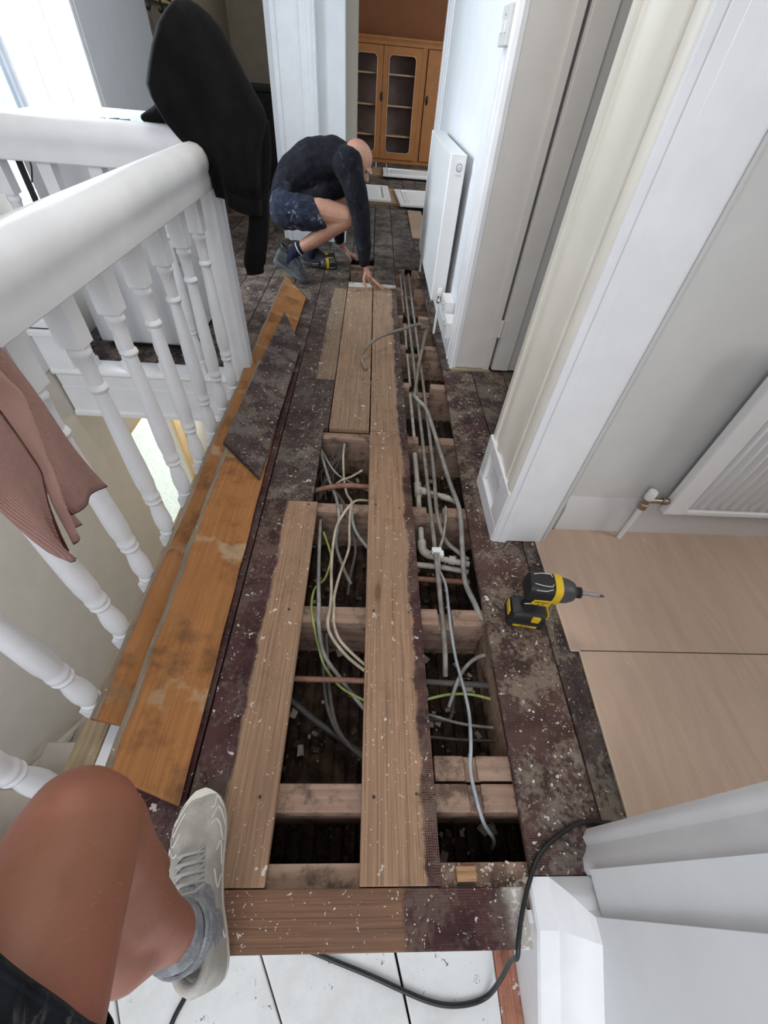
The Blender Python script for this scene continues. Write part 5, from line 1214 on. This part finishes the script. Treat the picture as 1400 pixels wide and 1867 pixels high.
# head: crown up and forward, face turned to the floor
hc = Vector((-0.112, 3.50, 0.705)); U = Vector((0.60, 0.0, 0.80)); F = Vector((0.80, 0.0, -0.60)); Rr = Vector((0, -1, 0))
hd = lambda f, r, u: hc + F * f + Rr * r + U * u
ellipsoid(b, hd(-0.012, 0, 0.022), (F * 0.096, Rr * 0.076, U * 0.088))
ellipsoid(b, hd(0.028, 0, -0.045), (F * 0.062, Rr * 0.060, U * 0.070))
capsule(b, [hd(0.040, -0.034, -0.085), hd(0.068, 0, -0.098), hd(0.040, 0.034, -0.085)], [0.020, 0.020, 0.020])
capsule(b, [hd(0.078, 0, 0.004), hd(0.106, 0, -0.032), hd(0.094, 0, -0.044)], [0.009, 0.013, 0.010])
capsule(b, [hd(0.078, 0.045, 0.014), hd(0.088, 0, 0.016), hd(0.078, -0.045, 0.014)], [0.010, 0.010, 0.010])
for s_ in (1, -1):
    ellipsoid(b, hd(-0.006, 0.077 * s_, -0.014), (F * 0.020 + Rr * 0.004 * s_, Rr * 0.009, U * 0.034))
capsule(b, [hd(0.084, 0.02, -0.066), hd(0.090, 0, -0.066), hd(0.084, -0.02, -0.066)], [0.008, 0.009, 0.008])
# arms
capsule(b, [(-0.19, 3.40, 0.70), (-0.085, 3.345, 0.45), (-0.048, 3.335, 0.17)], [0.052, 0.042, 0.027])
capsule(b, [(-0.19, 3.66, 0.69), (-0.27, 3.85, 0.38), (-0.25, 3.93, 0.12)], [0.052, 0.042, 0.028])
# right hand: palm, fingers pointing to the floor, spread
capsule(b, [(-0.046, 3.335, 0.17), (-0.030, 3.335, 0.125), (-0.008, 3.335, 0.088)], [(0.027, 0.020), (0.030, 0.019), (0.038, 0.018)], squash=(0.8, 0.2, 0.5))
for pts in ([(0.012, 3.318, 0.076), (0.050, 3.308, 0.050), (0.076, 3.302, 0.032), (0.098, 3.298, 0.011)],
            [(0.006, 3.334, 0.072), (0.034, 3.334, 0.040), (0.056, 3.334, 0.024), (0.074, 3.335, 0.009)],
            [(-0.006, 3.348, 0.068), (0.016, 3.356, 0.036), (0.036, 3.362, 0.020), (0.052, 3.366, 0.009)],
            [(-0.018, 3.352, 0.068), (-0.002, 3.362, 0.040), (0.010, 3.367, 0.024), (0.020, 3.370, 0.010)]):
    capsule(b, pts, [0.0125, 0.0110, 0.0100, 0.0085], n=10)
capsule(b, [(-0.036, 3.322, 0.110), (-0.046, 3.305, 0.068), (-0.036, 3.296, 0.036), (-0.026, 3.290, 0.012)], [0.013, 0.012, 0.0105, 0.0085], n=10)
# left hand resting on the far side of the hatch
capsule(b, [(-0.25, 3.93, 0.12), (-0.215, 3.95, 0.075), (-0.185, 3.955, 0.050)], [(0.024, 0.018), (0.028, 0.017), (0.033, 0.017)], squash=(0.5, 0.1, 0.8))
for pts in ([(-0.165, 3.93, 0.048), (-0.135, 3.925, 0.040), (-0.122, 3.922, 0.014)], [(-0.162, 3.948, 0.048), (-0.125, 3.948, 0.040), (-0.110, 3.948, 0.012)],
            [(-0.165, 3.966, 0.046), (-0.130, 3.970, 0.038), (-0.117, 3.972, 0.012)], [(-0.172, 3.982, 0.044), (-0.145, 3.990, 0.034), (-0.136, 3.994, 0.011)],
            [(-0.205, 3.932, 0.060), (-0.182, 3.905, 0.040), (-0.165, 3.896, 0.014)]):
    capsule(b, pts, [0.0115, 0.0105, 0.0085], n=10)
# legs
capsule(b, [(-0.58, 3.44, 0.44), (-0.36, 3.41, 0.445), (-0.185, 3.395, 0.425)], [0.098, 0.084, 0.064])
capsule(b, [(-0.182, 3.395, 0.412), (-0.30, 3.40, 0.345), (-0.40, 3.405, 0.275), (-0.56, 3.41, 0.185), (-0.60, 3.41, 0.12)], [0.060, 0.058, 0.050, 0.034, 0.034])
capsule(b, [(-0.58, 3.62, 0.44), (-0.38, 3.67, 0.47), (-0.21, 3.69, 0.47)], [0.098, 0.084, 0.062])
capsule(b, [(-0.21, 3.69, 0.46), (-0.30, 3.69, 0.34), (-0.40, 3.70, 0.24), (-0.47, 3.71, 0.12)], [0.058, 0.056, 0.046, 0.034])
grow(b, 'body', SKIN1, man, 0.0048, 3)
for s_ in (1, -1):
    e_ = MB(); ellipsoid(e_, hd(0.068, 0.030 * s_, -0.002), (F * 0.009, Rr * 0.009, U * 0.006)); e_.build('eye', paint('eye_dark', (0.10, 0.07, 0.055), 0.3, 0.02, 0), man, smooth=180)
# jumper
j = MB()
capsule(j, [(-0.575, 3.53, 0.50), (-0.52, 3.53, 0.600), (-0.40, 3.53, 0.678), (-0.27, 3.53, 0.705), (-0.195, 3.525, 0.715)], [(0.150, 0.128), (0.155, 0.130), (0.165, 0.135), (0.160, 0.118), (0.115, 0.078)], squash=(-0.6, 0, 0.8))
capsule(j, [(-0.19, 3.655, 0.70), (-0.175, 3.40, 0.705)], [0.082, 0.088])
capsule(j, [(-0.165, 3.395, 0.70), (-0.118, 3.362, 0.58), (-0.078, 3.345, 0.45), (-0.058, 3.34, 0.30), (-0.048, 3.335, 0.185)], [0.090, 0.076, 0.064, 0.054, 0.043])
capsule(j, [(-0.19, 3.66, 0.69), (-0.27, 3.85, 0.38), (-0.262, 3.92, 0.16)], [0.078, 0.058, 0.042])
capsule(j, [(-0.54, 3.44, 0.47), (-0.42, 3.45, 0.50), (-0.33, 3.44, 0.555)], [0.065, 0.075, 0.06])
capsule(j, [(-0.35, 3.53, 0.58), (-0.24, 3.52, 0.60)], [0.12, 0.10])
def fold(p):
    n_ = mnoise.noise(Vector((p.x * 16 + p.z * 9, p.y * 10, p.z * 10))) * 0.009
    return Vector((p.x + n_ * 0.5, p.y + n_ * 0.7, p.z + n_))
grow(j, 'jumper', SWEAT, man, 0.008, 3, fold)
# shorts
s = MB()
capsule(s, [(-0.575, 3.45, 0.445), (-0.575, 3.61, 0.445)], [0.128, 0.128])
capsule(s, [(-0.585, 3.435, 0.435), (-0.47, 3.415, 0.43), (-0.36, 3.405, 0.425)], [0.122, 0.110, 0.098])
capsule(s, [(-0.585, 3.62, 0.435), (-0.47, 3.655, 0.45), (-0.37, 3.67, 0.46)], [0.122, 0.110, 0.098])
def hemcut(p):
    n_ = mnoise.noise(Vector((p.x * 22, p.y * 12, p.z * 22))) * 0.010
    q = Vector((p.x + n_ * 0.4, p.y + n_ * 0.6, p.z + n_))
    # flatten the rounded end into a straight hem
    d_ = (q - Vector((-0.345, 3.42, 0.43))).dot(Vector((0.88, 0, 0.47)))
    return q - Vector((0.88, 0, 0.47)) * d_ * 0.9 if d_ > 0 else q
grow(s, 'shorts', SHORT, man, 0.008, 3, hemcut)
for nm, pts in (('sock', [(-0.50, 3.409, 0.220), (-0.56, 3.41, 0.185), (-0.60, 3.41, 0.12)]), ('sock', [(-0.445, 3.705, 0.175), (-0.47, 3.71, 0.10)])):
    k_ = MB(); capsule(k_, pts, [0.042, 0.041, 0.044][:len(pts)]); k_.build(nm, SOCKN, man, smooth=60)
WSTR = paint('sock_stripe', (0.5, 0.5, 0.52), 0.8, 0.1, 0)
MB().tube([Vector((-0.520, 3.409, 0.208)) + 0.0435 * (Vector((0, 1, 0)) * math.cos(2 * math.pi * i / 20) + Vector((0.5, 0, -0.86)).normalized() * math.sin(2 * math.pi * i / 20)) for i in range(21)], 0.004, 6).build('sock_stripe', WSTR, man, smooth=60)
M1 = frame((-0.712, 3.425, 0.115), (-0.455, 3.370, -0.015), (0.3, 0, 1)) @ Matrix.Diagonal((1, 1.28, 1.35, 1))
t_ = empty('trainer', (-0.6, 3.41, 0)); attach(t_, man)
sh = MB()
trainer(man, 'trainer', M1, 0.285, (DARKSHOE, DARKSOLE, DARKSOLE, DARKSOLE), ribs=False)
M2 = frame((-0.56, 3.72, 0.03), (-0.30, 3.73, 0.0)) @ Matrix.Diagonal((1, 1.2, 1.25, 1))
trainer(man, 'trainer', M2, 0.285, (DARKSHOE, DARKSOLE, DARKSHOE, DARKSOLE), ribs=False)
bpy.data.objects.remove(t_)

# ------------------------------------------------------------------ the photographer's left leg
leg = empty('person', (-0.27, 0.0, 0), 'bare leg in black shorts, grey sock and pale trainer, stepping onto the landing', 'person')
b = MB()
capsule(b, [(-0.302, 0.048, 0.546), (-0.285, -0.04, 0.582), (-0.262, -0.15, 0.615), (-0.235, -0.36, 0.66)], [0.066, 0.073, 0.080, 0.092], n=24)
ellipsoid(b, (-0.305, 0.066, 0.554), ((0.050, 0, 0), (0, 0.050, 0), (0, 0, 0.060)))
capsule(b, [(-0.300, 0.044, 0.515), (-0.298, 0.030, 0.46), (-0.292, -0.012, 0.38), (-0.284, -0.034, 0.28), (-0.272, -0.047, 0.18), (-0.267, -0.051, 0.14)], [0.062, 0.056, 0.055, 0.047, 0.036, 0.033], n=24)
capsule(b, [(-0.296, -0.035, 0.42), (-0.288, -0.058, 0.34), (-0.280, -0.055, 0.26)], [0.034, 0.040, 0.030], n=20)
capsule(b, [(-0.298, 0.070, 0.49), (-0.294, 0.058, 0.43), (-0.290, 0.030, 0.30)], [0.032, 0.026, 0.020], n=16)
grow(b, 'leg', SKIN2, leg, 0.0042, 8)
s = MB()
rows = []
P0, P1 = Vector((-0.283, -0.040, 0.588)), Vector((-0.225, -0.42, 0.675))
ax = (P1 - P0).normalized(); u_ = ax.cross(Vector((0, 0, 1))).normalized(); v_ = u_.cross(ax)
for t in (0, 0.02, 0.06, 0.12, 0.2, 0.35, 0.6, 1.0):
    c = P0.lerp(P1, t); r_ = 0.083 + 0.026 * t + 0.003 * math.sin(20 * t)
    rows.append([c - ax * (0.056 * math.cos(2 * math.pi * k / 36) * (1 - t)) + u_ * r_ * 1.04 * math.cos(2 * math.pi * k / 36) * (1 + 0.02 * math.sin(5 * k + 9 * t)) + v_ * r_ * math.sin(2 * math.pi * k / 36) for k in range(36)])
s.loft(rows[:1] + rows, cap=False).build('shorts', SHORT2, leg, smooth=180, solid=0.004)
MB().tube(rows[1] + rows[1][:1], 0.0028, 6).build('hem', SHORT2, leg, smooth=60)
k_ = MB(); path = smoothpath([(-0.272, -0.047, 0.205), (-0.269, -0.049, 0.17), (-0.266, -0.052, 0.13), (-0.264, -0.055, 0.09), (-0.264, -0.055, 0.05)], 6)
k_.loft([[(p.x + (0.0385 + 0.0012 * math.sin(i * 1.9)) * math.cos(2 * math.pi * q / 24), p.y + (0.044 + 0.0012 * math.sin(i * 1.9)) * math.sin(2 * math.pi * q / 24), p.z) for q in range(24)] for i, p in enumerate(path)])
k_.build('sock', SOCKG, leg, smooth=180)
k_ = MB(); capsule(k_, [(-0.264, -0.062, 0.085), (-0.277, -0.02, 0.078), (-0.295, 0.03, 0.055)], [(0.038, 0.040), (0.036, 0.034), (0.030, 0.02)]); k_.build('sock_foot', SOCKG, leg, smooth=180)
for zz in (0.165, 0.135):
    MB().tube([(-0.268 + 0.041 * math.cos(2 * math.pi * q / 24), -0.050 + 0.0465 * math.sin(2 * math.pi * q / 24), zz + 0.006 * math.sin(2 * math.pi * q / 24 * 2)) for q in range(25)], 0.004, 6).build('sock_fold', SOCKG, leg, smooth=60)
g = G('pale_mesh_upper'); v = g.coords(); n1 = g.noise(v, 26, 4); wv = g.n('ShaderNodeTexVoronoi', {'Vector': v, 'Scale': 420.0}, feature='F1').outputs['Distance']
g.set(Base_Color=g.mix(g.step(n1, 0.35, 0.7), (0.36, 0.335, 0.30), (0.47, 0.445, 0.41)), Roughness=0.75); g.bump(wv, 0.5, 0.001); PALE = g.m
SOLEW = paint('off_white_sole', (0.60, 0.57, 0.50), 0.5, 0.1, 0.06); LACE = paint('grey_lace', (0.40, 0.385, 0.37), 0.8, 0.1, 0.2); RIB = paint('white_overlay', (0.68, 0.66, 0.61), 0.45, 0.05, 0)
trainer(leg, 'trainer', frame((-0.238, -0.126, 0.0), (-0.345, 0.172, 0.0)) @ Matrix.Diagonal((1, 1.1, 1, 1)), 0.312, (PALE, SOLEW, LACE, RIB), ribs=True)
# fair leg hairs
hb = MB(); r = random.Random(8)
for k in range(260):
    a = r.uniform(0, 2 * math.pi); t = r.random()
    if r.random() < 0.85:
        c = Vector((-0.302, 0.05, 0.52)).lerp(Vector((-0.284, -0.03, 0.27)), t); rad = 0.064 - 0.016 * t
        d = Vector((math.cos(a), math.sin(a), 0))
    else:
        c = Vector((-0.300, 0.04, 0.565)).lerp(Vector((-0.282, -0.06, 0.598)), t); rad = 0.072
        d = Vector((math.cos(a), 0, abs(math.sin(a))))
    p = c + d * rad
    e_ = p + d * 0.006 + Vector((r.uniform(-.005, .005), r.uniform(-.005, .005), -0.007))
    side = d.cross(Vector((0, 0, 1))).normalized() * 0.00013
    hb.add([p - side, p + side, e_], [(0, 1, 2)])
tag(hb.build('leg_hair', paint('fair_hair', (0.45, 0.30, 0.17), 0.5, 0.1, 0), leg), kind='stuff')
